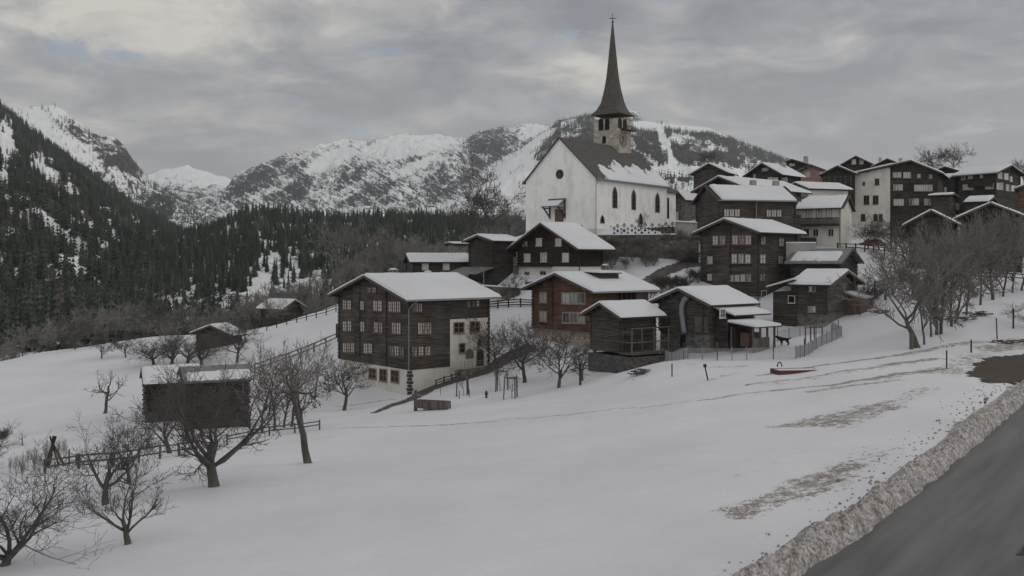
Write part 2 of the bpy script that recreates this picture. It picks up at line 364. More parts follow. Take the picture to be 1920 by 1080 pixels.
def build_ground():
    ax = axis(-220, 230, [(-220, 2.5), (-90, .8), (-45, .45), (45, .45), (60, .8), (110, 2.5)]); ay = axis(-40, 290, [(-40, 2.5), (14, .45), (115, .8), (170, 2.5)])
    X, Y = np.meshgrid(ax, ay); Z = gz(X, Y)
    nx, ny = len(ax), len(ay); V = np.c_[X.ravel(), Y.ravel(), Z.ravel()]
    i = (np.arange(ny-1)[:, None]*nx+np.arange(nx-1)[None]).ravel(); Fc = np.c_[i, i+1, i+nx+1, i+nx]
    # worn grass showing through: patches described by photo-space strokes turned into world strokes
    dirt = np.zeros(X.shape)
    strokes = [((1375,962),(1500,915),1.3,.56),((1480,922),(1600,872),1.9,.56),((1560,895),(1650,845),1.8,.42),
               ((1470,800),(1560,780),1.6,.54),((1540,795),(1650,765),2.3,.56),((1640,770),(1740,728),1.3,.46),
               ((1380,900),(1470,868),1.4,.32),((1420,862),(1560,835),1.6,.28),
               ((1340,748),(1560,722),.5,.62),((1560,722),(1770,692),.5,.70),((1400,722),(1560,700),.5,.62),((1520,735),(1690,712),.6,.55),((1420,705),(1700,664),.5,.66),((1450,720),(1700,680),1.6,.42),((1560,700),(1760,672),.5,.62),((1630,712),(1772,692),1.5,.5),((1700,664),(1860,640),.8,.55),
               ((1310,690),(1400,686),.6,.5),((1170,690),(1300,683),.7,.42),((1330,712),(1380,700),.9,.42),((1190,712),(1215,700),1.3,.42),
               ((1780,700),(1860,655),2.0,.48),((1860,655),(1915,640),2.2,.58),((640,803),(1340,748),.40,.68),
               ((1640,830),(1760,760),1.6,.25),((640,762),(740,748),1.0,.5),((600,600),(500,622),.5,.4)]
    for (a, b, w, s) in strokes:
        A = hit(*a); B = hit(*b); dx, dy = B.x-A.x, B.y-A.y; L2 = dx*dx+dy*dy
        t = np.clip(((X-A.x)*dx+(Y-A.y)*dy)/L2, 0, 1); d = np.hypot(X-A.x-t*dx, Y-A.y-t*dy)
        dirt = np.maximum(dirt, s*sstep(1.3, .2, d/(w*(1+.5*fbm(X/3, Y/3, 5, 2)))))
    d = road_d(X, Y); dirt = np.maximum(dirt, .50*sstep(1.9, .8, d)*(d > 0)); dirt = np.where((d < -9.5), .3, dirt)
    # scrub ground beyond the crest
    dirt = np.maximum(dirt, .50*sstep(6, 22, Y-(146+.0*X))*sstep(-12, -20, Z))
    # slope below the churchyard
    o = link('ground', mesh_np('ground', V, Fc, snow_mat('snow field', (.695, .70, .745), True), True, {'dirt': dirt.ravel()}))
    tag(o, kind='structure')
build_ground()
def drape(name, poly, mat, lift=.05, res=.2, wob=.25, kind='structure', thick=None):
    poly = np.array(poly, float); lo = poly.min(0)-1; hi = poly.max(0)+1
    ax = np.arange(lo[0], hi[0], res); ay = np.arange(lo[1], hi[1], res); X, Y = np.meshgrid(ax, ay)
    cx = (X[:-1, :-1]+res/2); cy = (Y[:-1, :-1]+res/2)
    px = cx+wob*fbm(cx*1.3, cy*1.3, 4, 3)*2; py = cy+wob*fbm(cx*1.3, cy*1.3, 14, 3)*2
    ins = np.zeros(cx.shape, bool); n = len(poly)
    for k in range(n):
        (x1, y1), (x2, y2) = poly[k], poly[(k+1) % n]
        c = ((y1 > py) != (y2 > py)) & (px < (x2-x1)*(py-y1)/((y2-y1) if y2 != y1 else 1e-9)+x1); ins ^= c
    Z = gz(X, Y)+lift; nx = len(ax); j, i = np.nonzero(ins); q = j*nx+i; Fc = np.c_[q, q+1, q+nx+1, q+nx]
    u, inv = np.unique(Fc.ravel(), return_inverse=True); V = np.c_[X.ravel(), Y.ravel(), Z.ravel()][u]
    return tag(link(name, mesh_np(name, V, inv.reshape(-1, 4), mat, True)), kind=kind)
def ribbon(pts_px, w):
    pts = [hit(*p) for p in pts_px]; L, R_ = [], []
    for k, p in enumerate(pts):
        d = (pts[min(k+1, len(pts)-1)]-pts[max(k-1, 0)]); d.z = 0; d.normalize(); n = Vector((-d.y, d.x, 0))*(w/2 if not hasattr(w, '__len__') else w[k]/2)
        L.append((p+n)[:2]); R_.append((p-n)[:2])
    return L+R_[::-1]
def build_roads():
    m, nt, b = new_mat('asphalt', .75)
    n = tex(nt, 1.0, 6, vec=(.12, 1.3, 1), rot=(0, 0, RAD(53))); n2 = tex(nt, 45, 3)
    f = math_(nt, 'ADD', math_(nt, 'MULTIPLY', n.outputs['Fac'], .75), math_(nt, 'MULTIPLY', n2.outputs['Fac'], .25))
    nt.links.new(ramp(nt, f, [(.36, (.098, .099, .101)), (.64, (.165, .165, .167))]), b.inputs['Base Color']); bump(nt, b, n2.outputs['Fac'], .3, .01)
    mb = MB(); e = []
    E = [Vector((x, y)) for x, y in REDGE]
    for k, p in enumerate(E):
        d = (E[min(k+1, len(E)-1)]-E[max(k-1, 0)]).normalized(); nr = Vector((d.y, -d.x))
        z = RZ+max(0, p.y-60)*.03; e.append([(p.x+nr.x*o, p.y+nr.y*o, z+dz) for o, dz in ((-.5, .0), (0, 0), (3.6, .06), (7.4, 0))])
    for a, b2 in zip(e[:-1], e[1:]):
        for j in range(3): mb.quad(a[j], a[j+1], b2[j+1], b2[j])
    tag(mb.build('road', m), kind='structure')
    mb = MB(); g = Vector((14.8, 27.2, RZ+.075)); d = Vector((.6, .8, 0)); nr = Vector((.8, -.6, 0))
    for k in range(9): mb.bar(g+d*k*.14, g+d*k*.14+nr*.75, .05, .02)
    mb.bar(g-d*.1-nr*.04, g+d*1.25-nr*.04, .06, .03); mb.bar(g-d*.1+nr*.8, g+d*1.25+nr*.8, .06, .03)
    tag(mb.build('drain_grate', flat('iron', (.09, .09, .09), .6)), 'rectangular iron drain grate set into the asphalt road', 'drain grate')
    m, nt, b = new_mat('dirty snow', .8)
    n = tex(nt, 2.6, 8, rough=.75); n2 = tex(nt, 9, 8, rough=.75)
    f = math_(nt, 'ADD', math_(nt, 'MULTIPLY', n.outputs['Fac'], .45), math_(nt, 'MULTIPLY', n2.outputs['Fac'], .55))
    nt.links.new(ramp(nt, f, [(.38, (.11, .088, .078)), (.46, (.25, .22, .205)), (.52, (.46, .435, .43)), (.60, (.70, .69, .70))]), b.inputs['Base Color']); bump(nt, b, n2.outputs['Fac'], .8, .08)
    # ploughed bank beside the asphalt
    T = []; 
    for (ax_, ay_), (bx, by) in zip(REDGE[:-1], REDGE[1:]):
        L = math.hypot(bx-ax_, by-ay_); st = .055 if ay_ < 70 and ay_ > 5 else .4; k = int(L/st)
        for q in range(k): T.append((ax_+(bx-ax_)*q/k, ay_+(by-ay_)*q/k, (bx-ax_)/L, (by-ay_)/L))
    T = np.array(T); m_ = 34; u = np.linspace(0, 1, m_); s = np.arange(len(T))
    nxp, nyp = -T[:, 3], T[:, 2]
    S, U = np.meshgrid(T[:, 1], u, indexing='ij'); S2 = np.meshgrid(np.cumsum(np.full(len(T), .055)), u, indexing='ij')[0]
    wid = 1.38+.25*fbm(S2/4, S2*0, 2, 3)[:, :1]; off = -.12+.15*fbm(S2/1.1, S2*0+4, 7, 4)
    prof = np.interp(U, [0, .08, .22, .40, .55, .75, 1.0], [0, .34, .62, .74, .62, .42, .16])
    bx_ = T[:, None, 0]+nxp[:, None]*(U*wid+off*(1-U)); by_ = T[:, None, 1]+nyp[:, None]*(U*wid+off*(1-U))
    base = RZ-.15+np.maximum(0, by_-60)*.03; gzv = gz(bx_, by_); base = np.where(U > .5, base*(1-sstep(.5, 1., U))+(gzv-.12)*sstep(.5, 1, U), base)
    bz = base+prof*(1.02+.25*fbm(S2/3, S2*0+9, 21, 3))+(ridged(S2*2.6+U*2.5, U*3.2-S2*.6, 5, 5)-.5)*.52*np.sin(np.pi*np.clip(U*1.15, 0, 1))+(fbm(S2*9, U*14, 8, 3))*.05*np.sin(np.pi*U)
    V = np.c_[bx_.ravel(), by_.ravel(), bz.ravel()]; i = (np.arange(len(T)-1)[:, None]*m_+np.arange(m_-1)[None]).ravel()
    tag(link('snow_bank', mesh_np('snow_bank', V, np.c_[i, i+1, i+m_+1, i+m_][:, ::-1], m, True)), kind='structure')
    # crumbs of dirty snow and clods along the bank
    rng = np.random.default_rng(4); vs = []; fs = []; oct_ = np.array([(1,0,0),(0,1,0),(-1,0,0),(0,-1,0),(0,0,1),(0,0,-.6)]); of = np.array([(0,1,4),(1,2,4),(2,3,4),(3,0,4),(1,0,5),(2,1,5),(3,2,5),(0,3,5)])
    for k in range(560):
        q = T[rng.integers(0, len(T))]; dd = 1.2+abs(rng.normal(0, .75))+.35; dd += (.25 if rng.random() < .6 else .0)-.25; x = q[0]-q[3]*dd; y = q[1]+q[2]*dd
        r = rng.uniform(.02, .06)*(1.9 if rng.random() < .06 else 1)
        vs.append(oct_*r*rng.uniform(.6, 1.4, (6, 3))+np.array([x, y, 0])); fs.append(of+6*k)
    V = np.concatenate(vs); cx = V.reshape(-1, 6, 3)[:, :, :2].mean(1); V[:, 2] += np.repeat(gz(cx[:, 0], cx[:, 1]), 6)+.02
    m2 = flat('muddy snow clods', (.34, .30, .28), .9, .5, 3)
    tag(link('snow_clods', mesh_np('snow_clods', V, np.concatenate(fs), m2)), 'small muddy snow clods scattered beside the ploughed bank', 'snow clods', kind='stuff')
    # brown paved yard
    yard = [hit(*p)[:2] for p in ((1812,700),(1850,672),(1925,664),(1990,680),(1990,712),(1920,720),(1860,720))]
    ym, nt, b = new_mat('brown paving', .9); br = tex(nt, 1.6, kind='Object', rot=(0, 0, RAD(20)), typ='ShaderNodeTexBrick')
    br.inputs['Color1'].default_value = (.085, .068, .055, 1); br.inputs['Color2'].default_value = (.065, .052, .042, 1); br.inputs['Mortar'].default_value = (.035, .03, .026, 1)
    nt.links.new(br.outputs[0], b.inputs['Base Color']); drape('yard_paving', yard, ym, .05, .16, .35)
    am = flat('dark wet path', (.095, .09, .086), .8, .3, 1)
    drape('path', ribbon([(700,775),(745,757),(800,732),(850,716),(905,698),(950,672),(1000,650)], [.5, 1.4, 2.1, 2.2, 2.4, 2.6, 3]), am, .06, .2, .12)
    drape('village_road', ribbon([(1150,560),(1200,535),(1240,512),(1312,493)], 2.0), am, .06, .3, .1)
build_roads()
# ------------------------------------------------------------ mountains
def rock_mat(name, streak=(1, 1, 1), rot=0, sc=.012, th=.5, soft=.05, dark=(.045, .045, .048), slope=.5, brown=None, sw=.45):
    m, nt, b = new_mat(name, .9)
    a = tex(nt, sc, 9, vec=streak, rot=(0, RAD(rot), 0), rough=.68, dist=.6); c2 = tex(nt, sc*5, 7, vec=streak, rot=(0, RAD(rot), 0), rough=.7)
    g = nt.nodes.new('ShaderNodeNewGeometry'); sp = nt.nodes.new('ShaderNodeSeparateXYZ'); nt.links.new(g.outputs['Normal'], sp.inputs[0])
    at = nt.nodes.new('ShaderNodeAttribute'); at.attribute_name = 'rock'
    f = math_(nt, 'ADD', math_(nt, 'MULTIPLY', a.outputs['Fac'], .5), math_(nt, 'MULTIPLY', c2.outputs['Fac'], .5))
    f = math_(nt, 'ADD', f, math_(nt, 'MULTIPLY', math_(nt, 'SUBTRACT', slope, sp.outputs[2]), sw))
    f = math_(nt, 'ADD', f, at.outputs['Fac'])
    rc = ramp(nt, c2.outputs['Fac'], [(.3, tuple(v*.6 for v in dark)), (.7, brown or tuple(v*1.6 for v in dark))])
    nt.links.new(mix(nt, ramp(nt, f, [(th-soft, 0.), (th+soft, 1.)]), (.84, .85, .87), rc), b.inputs['Base Color']); bump(nt, b, f, .6, 4.0)
    return m
def make_range(name, ridge, Yr, base, Yb, nx, nv, amp, mat, seed, fr=(300., 300.), pw=1.15, rockf=None, jag=.25, back=.25, shear=0.0):
    xs = np.linspace(ridge[0][0], ridge[-1][0], nx); rx, ry = zip(*ridge); yr = np.interp(xs, rx, ry)
    k = np.ones(5)/5; yr = np.convolve(np.pad(yr, 2, mode='edge'), k, 'valid')
    bx, by = zip(*base); yb = np.interp(xs, bx, by)
    v = np.linspace(0, 1+back, nv); X_, Vv = np.meshgrid(xs, v, indexing='ij')
    Yb = np.interp(xs, bx, Yb if hasattr(Yb, '__len__') else [Yb]*len(bx))[:, None]; Y = Yb+(Yr-Yb)*Vv; X = (X_-960)/F*Y
    Zr = ((HY-yr)/F*Yr)[:, None]; Zb = ((HY-yb)[:, None]/F*Yb); g = np.clip(Vv, 0, 1)**pw; Z = Zb+(Zr-Zb)*g
    Z = np.where(Vv > 1, Zr-(Vv-1)*(Yr-Yb)*.6, Z)
    env = np.sin(np.pi*np.clip(Vv, 0, 1)**.8)*.85+jag*np.clip(Vv*2, 0, 1)
    n = (ridged((X+Y*shear)/fr[0], Y/fr[1], seed, 7, .55)-.62)
    Z = Z+amp*n*env+amp*.25*fbm(X/fr[0]*5, Y/fr[1]*5, seed+5, 4)*env
    nvt = nv; i = (np.arange(nx-1)[:, None]*nvt+np.arange(nvt-1)[None]).ravel()
    py = HY-Z*F/Y; rk = rockf(X_, py, X, Y) if rockf else np.zeros(X.shape)
    o = link(name, mesh_np(name, np.c_[X.ravel(), Y.ravel(), Z.ravel()], np.c_[i, i+nvt, i+nvt+1, i+1], mat, True, {'rock': rk.ravel()}))
    tag(o, kind='structure'); return (X, Y, Z, nx, nv)
def blob(x, y, cx, cy, rx, ry, rot=0):
    c, s = math.cos(RAD(rot)), math.sin(RAD(rot)); dx, dy = x-cx, y-cy
    return sstep(1.25, .75, np.hypot((dx*c+dy*s)/rx, (-dx*s+dy*c)/ry))
def blobs(x, y, L):
    r = np.zeros(np.shape(x))
    for q in L: r = np.maximum(r, blob(x, y, *q))
    return r
# conifers
def conifer(H, Rr, layers, spikes, seed, ragged=.3):
    rng = random.Random(seed); v = []; f = []
    for j in range(3):
        a = j*2.094; v.append((math.cos(a)*.012*H, math.sin(a)*.012*H, -.06*H))
    v.append((0, 0, H*.9)); f += [(0, 1, 3), (1, 2, 3), (2, 0, 3)]
    for k in range(layers):
        t = k/layers; z = H*(.10+.86*t); R_ = Rr*(1-t)**.85*(1+rng.uniform(-ragged, ragged))+.02*H*(1-t)
        for j in range(spikes):
            a = 6.283*(j+rng.uniform(-.3, .3)+k*.37)/spikes; r = R_*rng.uniform(.65, 1.12); w = 6.283/spikes*.55
            zt = z-r*.45-rng.uniform(0, .02)*H; i = len(v)
            v += [(0, 0, z+H*.09), (r*.72*math.cos(a-w), r*.72*math.sin(a-w), zt+.01*H), (r*math.cos(a), r*math.sin(a), zt), (r*.72*math.cos(a+w), r*.72*math.sin(a+w), zt+.01*H)]
            f += [(i, i+1, i+2), (i, i+2, i+3)]
    return np.array(v), np.array(f)
def conifer_mat(name, stops, rough=.95):
    m, nt, b = new_mat(name, rough); at = nt.nodes.new('ShaderNodeAttribute'); at.attribute_name = 'tint'
    n = tex(nt, .35, 3); f = math_(nt, 'ADD', math_(nt, 'MULTIPLY', at.outputs['Fac'], .85), math_(nt, 'MULTIPLY', n.outputs['Fac'], .15))
    nt.links.new(ramp(nt, f, stops), b.inputs['Base Color']); b.inputs['Specular IOR Level'].default_value = .1; return m
CONM = conifer_mat('conifer needles', [(.05, (.026, .037, .031)), (.45, (.047, .064, .050)), (.74, (.072, .086, .066)), (.85, (.115, .100, .084)), (.98, (.16, .14, .12))])
def scatter(name, rng_, templates, count, dens, hmin, hmax, seed, label, cat='forest', vmax=1.02, mat=None, sink=.03):
    X, Y, Z, nx, nv = rng_; r = np.random.default_rng(seed)
    m = count*6; a = r.random(m)*(nx-1.001); b = r.random(m)*(nv-1.001)
    # equal-area thinning
    i = a.astype(int); j = b.astype(int); fa = a-i; fb = b-j
    def bl(A): return (A[i, j]*(1-fa)+A[i+1, j]*fa)*(1-fb)+(A[i, j+1]*(1-fa)+A[i+1, j+1]*fa)*fb
    x, y, z = bl(X), bl(Y), bl(Z); px = 960+x/y*F; py = HY-z/y*F
    p = dens(px, py, x, y); keep = (r.random(m) < p) & (px > -260) & (px < 2150) & (b < (nv-1)*vmax); idx = np.nonzero(keep)[0][:count]
    x, y, z = x[idx], y[idx], z[idx]; n = len(x); h = r.uniform(hmin, hmax, n)*(1-.25*r.random(n)); tint = np.clip(r.normal(.38, .24, n), 0, .75)
    tint = np.where(r.random(n) < (.05+.20*sstep(.1, .5, fbm(x/90, y/90, seed, 3))), r.uniform(.78, 1, n), tint)
    ang = r.random(n)*6.283; Vs = []; Fs = []; Ts = []; base = 0; k = r.integers(0, len(templates), n)
    for t, (tv, tf) in enumerate(templates):
        s = np.nonzero(k == t)[0]
        if len(s) == 0: continue
        c, q = np.cos(ang[s])[:, None], np.sin(ang[s])[:, None]; hh = h[s][:, None]; ww = hh*r.uniform(.8, 1.25, (len(s), 1))
        vx = (tv[None, :, 0]*c-tv[None, :, 1]*q)*ww+x[s][:, None]; vy = (tv[None, :, 0]*q+tv[None, :, 1]*c)*ww+y[s][:, None]; vz = tv[None, :, 2]*hh+z[s][:, None]-sink*hh
        Vs.append(np.stack([vx, vy, vz], -1).reshape(-1, 3)); nvv = len(tv)
        Fs.append((tf[None]+(np.arange(len(s))*nvv)[:, None, None]).reshape(-1, 3)+base); Ts.append(np.repeat(tint[s], nvv)); base += len(s)*nvv
    print(name, n)
    o = link(name, mesh_np(name, np.concatenate(Vs), np.concatenate(Fs), mat or CONM, False, {'tint': np.concatenate(Ts)}))
    return tag(o, label, cat, kind='stuff')
hi = [conifer(1, .17, 11, 8, s) for s in (1, 2, 3, 4)]+[conifer(1, .13, 12, 7, 9, .4)]
md = [conifer(1, .17, 6, 6, s, .35) for s in (5, 6, 7)]; lo = [conifer(1, .19, 3, 5, s, .35) for s in (8, 9, 10)]
# far end of the valley
M_far = rock_mat('far peak rock', (1, 1, 1), 20, .012, .50, .03, (.07, .07, .075), .58)
make_range('far_mountain', [(150,345),(235,325),(290,326),(315,318),(345,311),(375,313),(400,322),(440,338),(470,330),(540,342)], 7500, [(150,440),(540,440)], 5600, 160, 80, 260, M_far, 31, (500, 500), jag=.30)
M_sad = rock_mat('saddle rock', (.6, .6, 2.4), 12, .030, .485, .014, (.055, .057, .062), .76, None, .2)
make_range('valley_head', [(150,300),(230,300),(268,328),(300,350),(330,346),(365,352),(400,345),(430,350),(450,362),(480,375),(520,385),(560,392)], 4900, [(150,470),(560,470)], 3400, 260, 160, 190, M_sad, 41, (260, 260), jag=.22)
def rk_main(px, py, X, Y):
    n = fbm(px/60, py/40, 3, 4)
    return -.025*sstep(345, 285, py)*(px < 880)+(.06*blobs(px, py, [(915,262,38,26,-20),(560,355,28,16,-30),(700,355,50,10,-22),(650,340,40,10,-30),(880,330,80,9,-30),(480,330,70,24,-35),(1090,240,60,30,10),(820,340,30,14,-30)])
            +.05*n-.10*blobs(px, py, [(760,275,80,18,-10),(620,300,50,14,-25),(960,300,70,12,-25),(1000,345,70,14,-15),(760,320,60,8,-25),(860,385,90,9,-12),(1010,238,40,12,-25)])-.02)
M_main = rock_mat('main range rock', (.55, .55, 2.6), 30, .034, .503, .012, (.046, .049, .054), .80, None, .14)
R_main = make_range('snow_mountain', [(330,400),(380,385),(420,360),(440,332),(480,312),(530,287),(560,280),(590,275),(625,268),(650,262),(690,264),(740,258),(800,256),(870,263),(890,250),(920,243),(960,241),(1010,234),(1050,224),(1090,214),(1140,205),(1200,210)],
    4400, [(330,455),(700,445),(1000,420),(1200,400)], 2400, 700, 420, 230, M_main, 51, (240, 240), rockf=rk_main, jag=.26, shear=-.5)
def d_main(px, py, x, y):
    a = blobs(px, py, [(915,262,42,24,-18),(558,357,26,15,-35),(720,352,55,8,-22),(870,335,95,10,-33),(960,360,60,7,-10),(900,392,100,10,-4),(700,400,90,9,-5),(830,345,30,10,-35),(480,345,60,14,-30),(1080,250,60,40,0),(940,315,40,12,-35)])
    return np.clip(a*.9*sstep(-.35, .15, fbm(px/14, py/9, 6, 4))+.10*sstep(.1, .5, fbm(px/22, py/9, 16, 4)), 0, 1)
scatter('mountain_forest', R_main, lo, 9000, d_main, 13, 22, 3, 'dark conifer patches scattered over the snowy central mountain range')
def d_right(px, py, x, y):
    n = fbm(px/16, py/14, 2, 4)
    open_ = blobs(px, py, [(1215,236,34,9,5),(1243,262,7,28,-14),(1256,290,5,25,-8),(1262,315,8,18,0),(1300,240,60,7,6),(1345,246,26,8,22),(1268,262,12,5,30),(1335,277,8,4,0),(1000,270,50,9,-35),(960,305,30,10,-30),(975,345,60,22,-10),(1300,322,120,10,2),(1165,232,16,5,0)])
    low = sstep(285, 325, py)*.75*sstep(-.25, .25, fbm(px/7, py/16, 12, 3))
    return np.clip((1-open_)*(1-low)*(.45+.6*sstep(-.5, .0, n)), 0, 1)*sstep(980, 1060, px+n*40)+.3*sstep(1060, 900, px)*sstep(-.0, .3, n)*(1-open_)
def rk_right(px, py, X, Y): return .04*fbm(px/30, py/20, 3, 4)-.08+.38*d_right(px, py, X, Y)
M_right = rock_mat('wooded hill ground', (1, 1, 1), 0, .012, .56, .04, (.05, .047, .045), .60)
R_right = make_range('wooded_mountain', [(830,400),(880,350),(930,315),(960,292),(1000,262),(1050,228),(1100,217),(1180,224),(1215,228),(1270,234),(1330,240),(1380,264),(1440,286),(1480,302),(1600,345),(1800,390),(2200,430)],
    3500, [(830,440),(1300,420),(2200,480)], 1300, 560, 260, 110, M_right, 61, (300, 300), rockf=rk_right, jag=.06)
scatter('hill_forest', R_right, lo, 42000, d_right, 14, 22, 5, 'dense dark conifer forest covering the rounded mountain behind the church')
# left: snowy ridge, then the forested flank
def rk_l2(px, py, X, Y): return .05*fbm(px/40, py/30, 3, 4)+.13*blobs(px, py, [(210,285,60,20,38),(300,385,30,30,0),(140,245,40,9,42),(220,262,16,14,0)])-.08*blobs(px, py, [(90,215,50,20,20),(130,270,70,10,45),(280,350,20,8,50)])
M_l2 = rock_mat('snow ridge rock', (1.6, 1, 1.0), -42, .026, .50, .018, (.045, .045, .047), .62)
R_l2 = make_range('snow_ridge', [(-400,40),(-150,110),(0,205),(40,203),(70,199),(100,197),(122,206),(140,223),(165,242),(190,256),(208,253),(218,258),(232,272),(248,295),(265,318),(285,340),(305,355),(335,378),(380,400),(430,425)], 3000,
    [(-400,520),(430,500)], 1600, 420, 240, 150, M_l2, 71, (230, 230), rockf=rk_l2, jag=.14, shear=.5)
def d_l2(px, py, x, y):
    band = blobs(px, py, [(180,272,75,11,38),(240,320,70,16,42),(320,400,60,22,30),(120,240,50,6,42),(290,370,40,22,50),(220,300,60,14,35)])
    return np.clip(band*.9*sstep(-.4, .1, fbm(px/10, py/10, 8, 3))+.12*sstep(0, .4, fbm(px/12, py/8, 18, 3))+sstep(350, 380, py), 0, 1)
scatter('ridge_forest', R_l2, lo, 14000, d_l2, 14, 22, 7, 'conifer belts climbing the snowy ridge at the far left')
def d_l1(px, py, x, y):
    open_ = blobs(px, py, [(12,262,16,50,0),(70,300,18,18,0),(95,330,30,14,30),(130,352,24,10,25),(5,330,10,25,0),(40,375,30,8,10),(85,410,50,10,42),(120,450,50,9,40),(150,470,30,16,60),(165,425,40,10,55),(20,445,12,25,0),(215,445,8,14,0),(120,485,30,8,25)])
    n = fbm(px/12, py/16, 4, 3)
    return np.clip((1-open_*.93)*(.5+.7*sstep(-.5, .0, n))*(1-.55*sstep(360, 400, py)*sstep(-.05, .3, fbm(px/9, py/20, 9, 3))*(px < 230)), 0, 1)
def rk_l1(px, py, X, Y): return -.04+.26*d_l1(px, py, X, Y)+.03*fbm(px/20, py/20, 3, 4)-.05*blobs(px, py, [(90,335,45,20,30),(15,280,20,60,0)])+.03*blobs(px, py, [(120,400,80,60,40)])
M_l1 = rock_mat('forest flank ground', (1.4, 1, 1), -30, .03, .51, .04, (.045, .042, .040), .62, (.11, .095, .085))
R_l1 = make_range('forested_slope', [(-600,-170),(-300,0),(0,196),(50,240),(110,284),(160,320),(200,352),(250,388),(310,420),(370,452),(450,500),(560,560)], 1500,
    [(-600,660),(560,640)], 330, 420, 240, 70, M_l1, 81, (140, 140), rockf=rk_l1, jag=.08)
scatter('slope_forest', R_l1, md, 26000, d_l1, 10, 18, 9, 'dark conifer forest covering the steep mountainside at the left edge')
# wooded hill in the middle distance
M_hill = rock_mat('wood floor', (1, 1, 2.0), 0, .16, .47, .02, (.045, .040, .036), .72, (.10, .085, .075))
def rk_h(px, py, X, Y): return .14*fbm(px/40, py/20, 3, 3)+.02
R_hill = make_range('wooded_hill', [(-700,560),(-200,520),(60,505),(200,485),(300,462),(350,440),(400,428),(440,408),(480,399),(540,402),(600,409),(650,415),(700,409),(760,409),(850,412),(980,420),(1150,425),(1400,440)], 820,
    [(-700,700),(0,690),(500,640),(700,600),(1150,560),(1400,540)], [300, 300, 320, 330, 360, 380], 420, 200, 16, M_hill, 91, (70, 70), rockf=rk_h, jag=.12, pw=1.0)
def d_hill(px, py, x, y):
    open_ = blobs(px, py, [(505,500,26,30,0),(520,545,60,36,0),(590,545,44,28,0),(425,578,100,26,-12),(240,560,40,30,0),(90,590,70,22,0),(310,570,40,20,0),(360,525,6,28,0),(265,548,6,18,0),(550,490,16,22,0),(330,600,60,12,0),(20,575,40,26,-10),(150,600,60,16,0),(445,600,50,10,0),(220,610,30,8,0)])
    n = fbm(px/18, py/22, 7, 3)
    low = sstep(575, 625, py+n*22)
    return np.clip((1-.95*open_)*(1-low*.93)*(.55+.6*sstep(-.5, 0, n)), 0, 1)
scatter('conifer_forest', R_hill, hi, 13000, d_hill, 7.5, 14, 11, 'dense dark spruce forest covering the low hill beyond the snowy field')
# leafless thicket at the foot of the wood
# ------------------------------------------------------------ buildings
CUBE = {}
def win_mesh(w, h, nx, ny, fm, pm, deep=.10, fw=.09, bars=True, mw=.035):
    k = (round(w, 2), round(h, 2), nx, ny, fm.name, pm.name, fw, mw)
    if k in CUBE: return CUBE[k]
    a = MB(); o = deep      # local frame: u along x, outward is -y, z up; origin at the lower left corner
    a.box(-fw, -o*.6, -fw, w+fw, o, 0); a.box(-fw, -o*.6, h, w+fw, o, h+fw); a.box(-fw, -o*.6, 0, 0, o, h); a.box(w, -o*.6, 0, w+fw, o, h)
    for i in range(1, nx): x = w*i/nx; a.box(x-mw, -.03, 0.001, x+mw, .03, h-.001)
    for j in range(1, ny): z = h*j/ny; a.box(.001, -.02, z-mw*.7, w-.001, .025, z+mw*.7)
    a.box(-fw-.05, -o*.6-.06, -fw-.06, w+fw+.05, o, -fw-.001)
    p = MB().box(0, .02, 0, w, .05, h)
    CUBE[k] = (a.mesh('window', fm), p.mesh('pane', pm)); return CUBE[k]
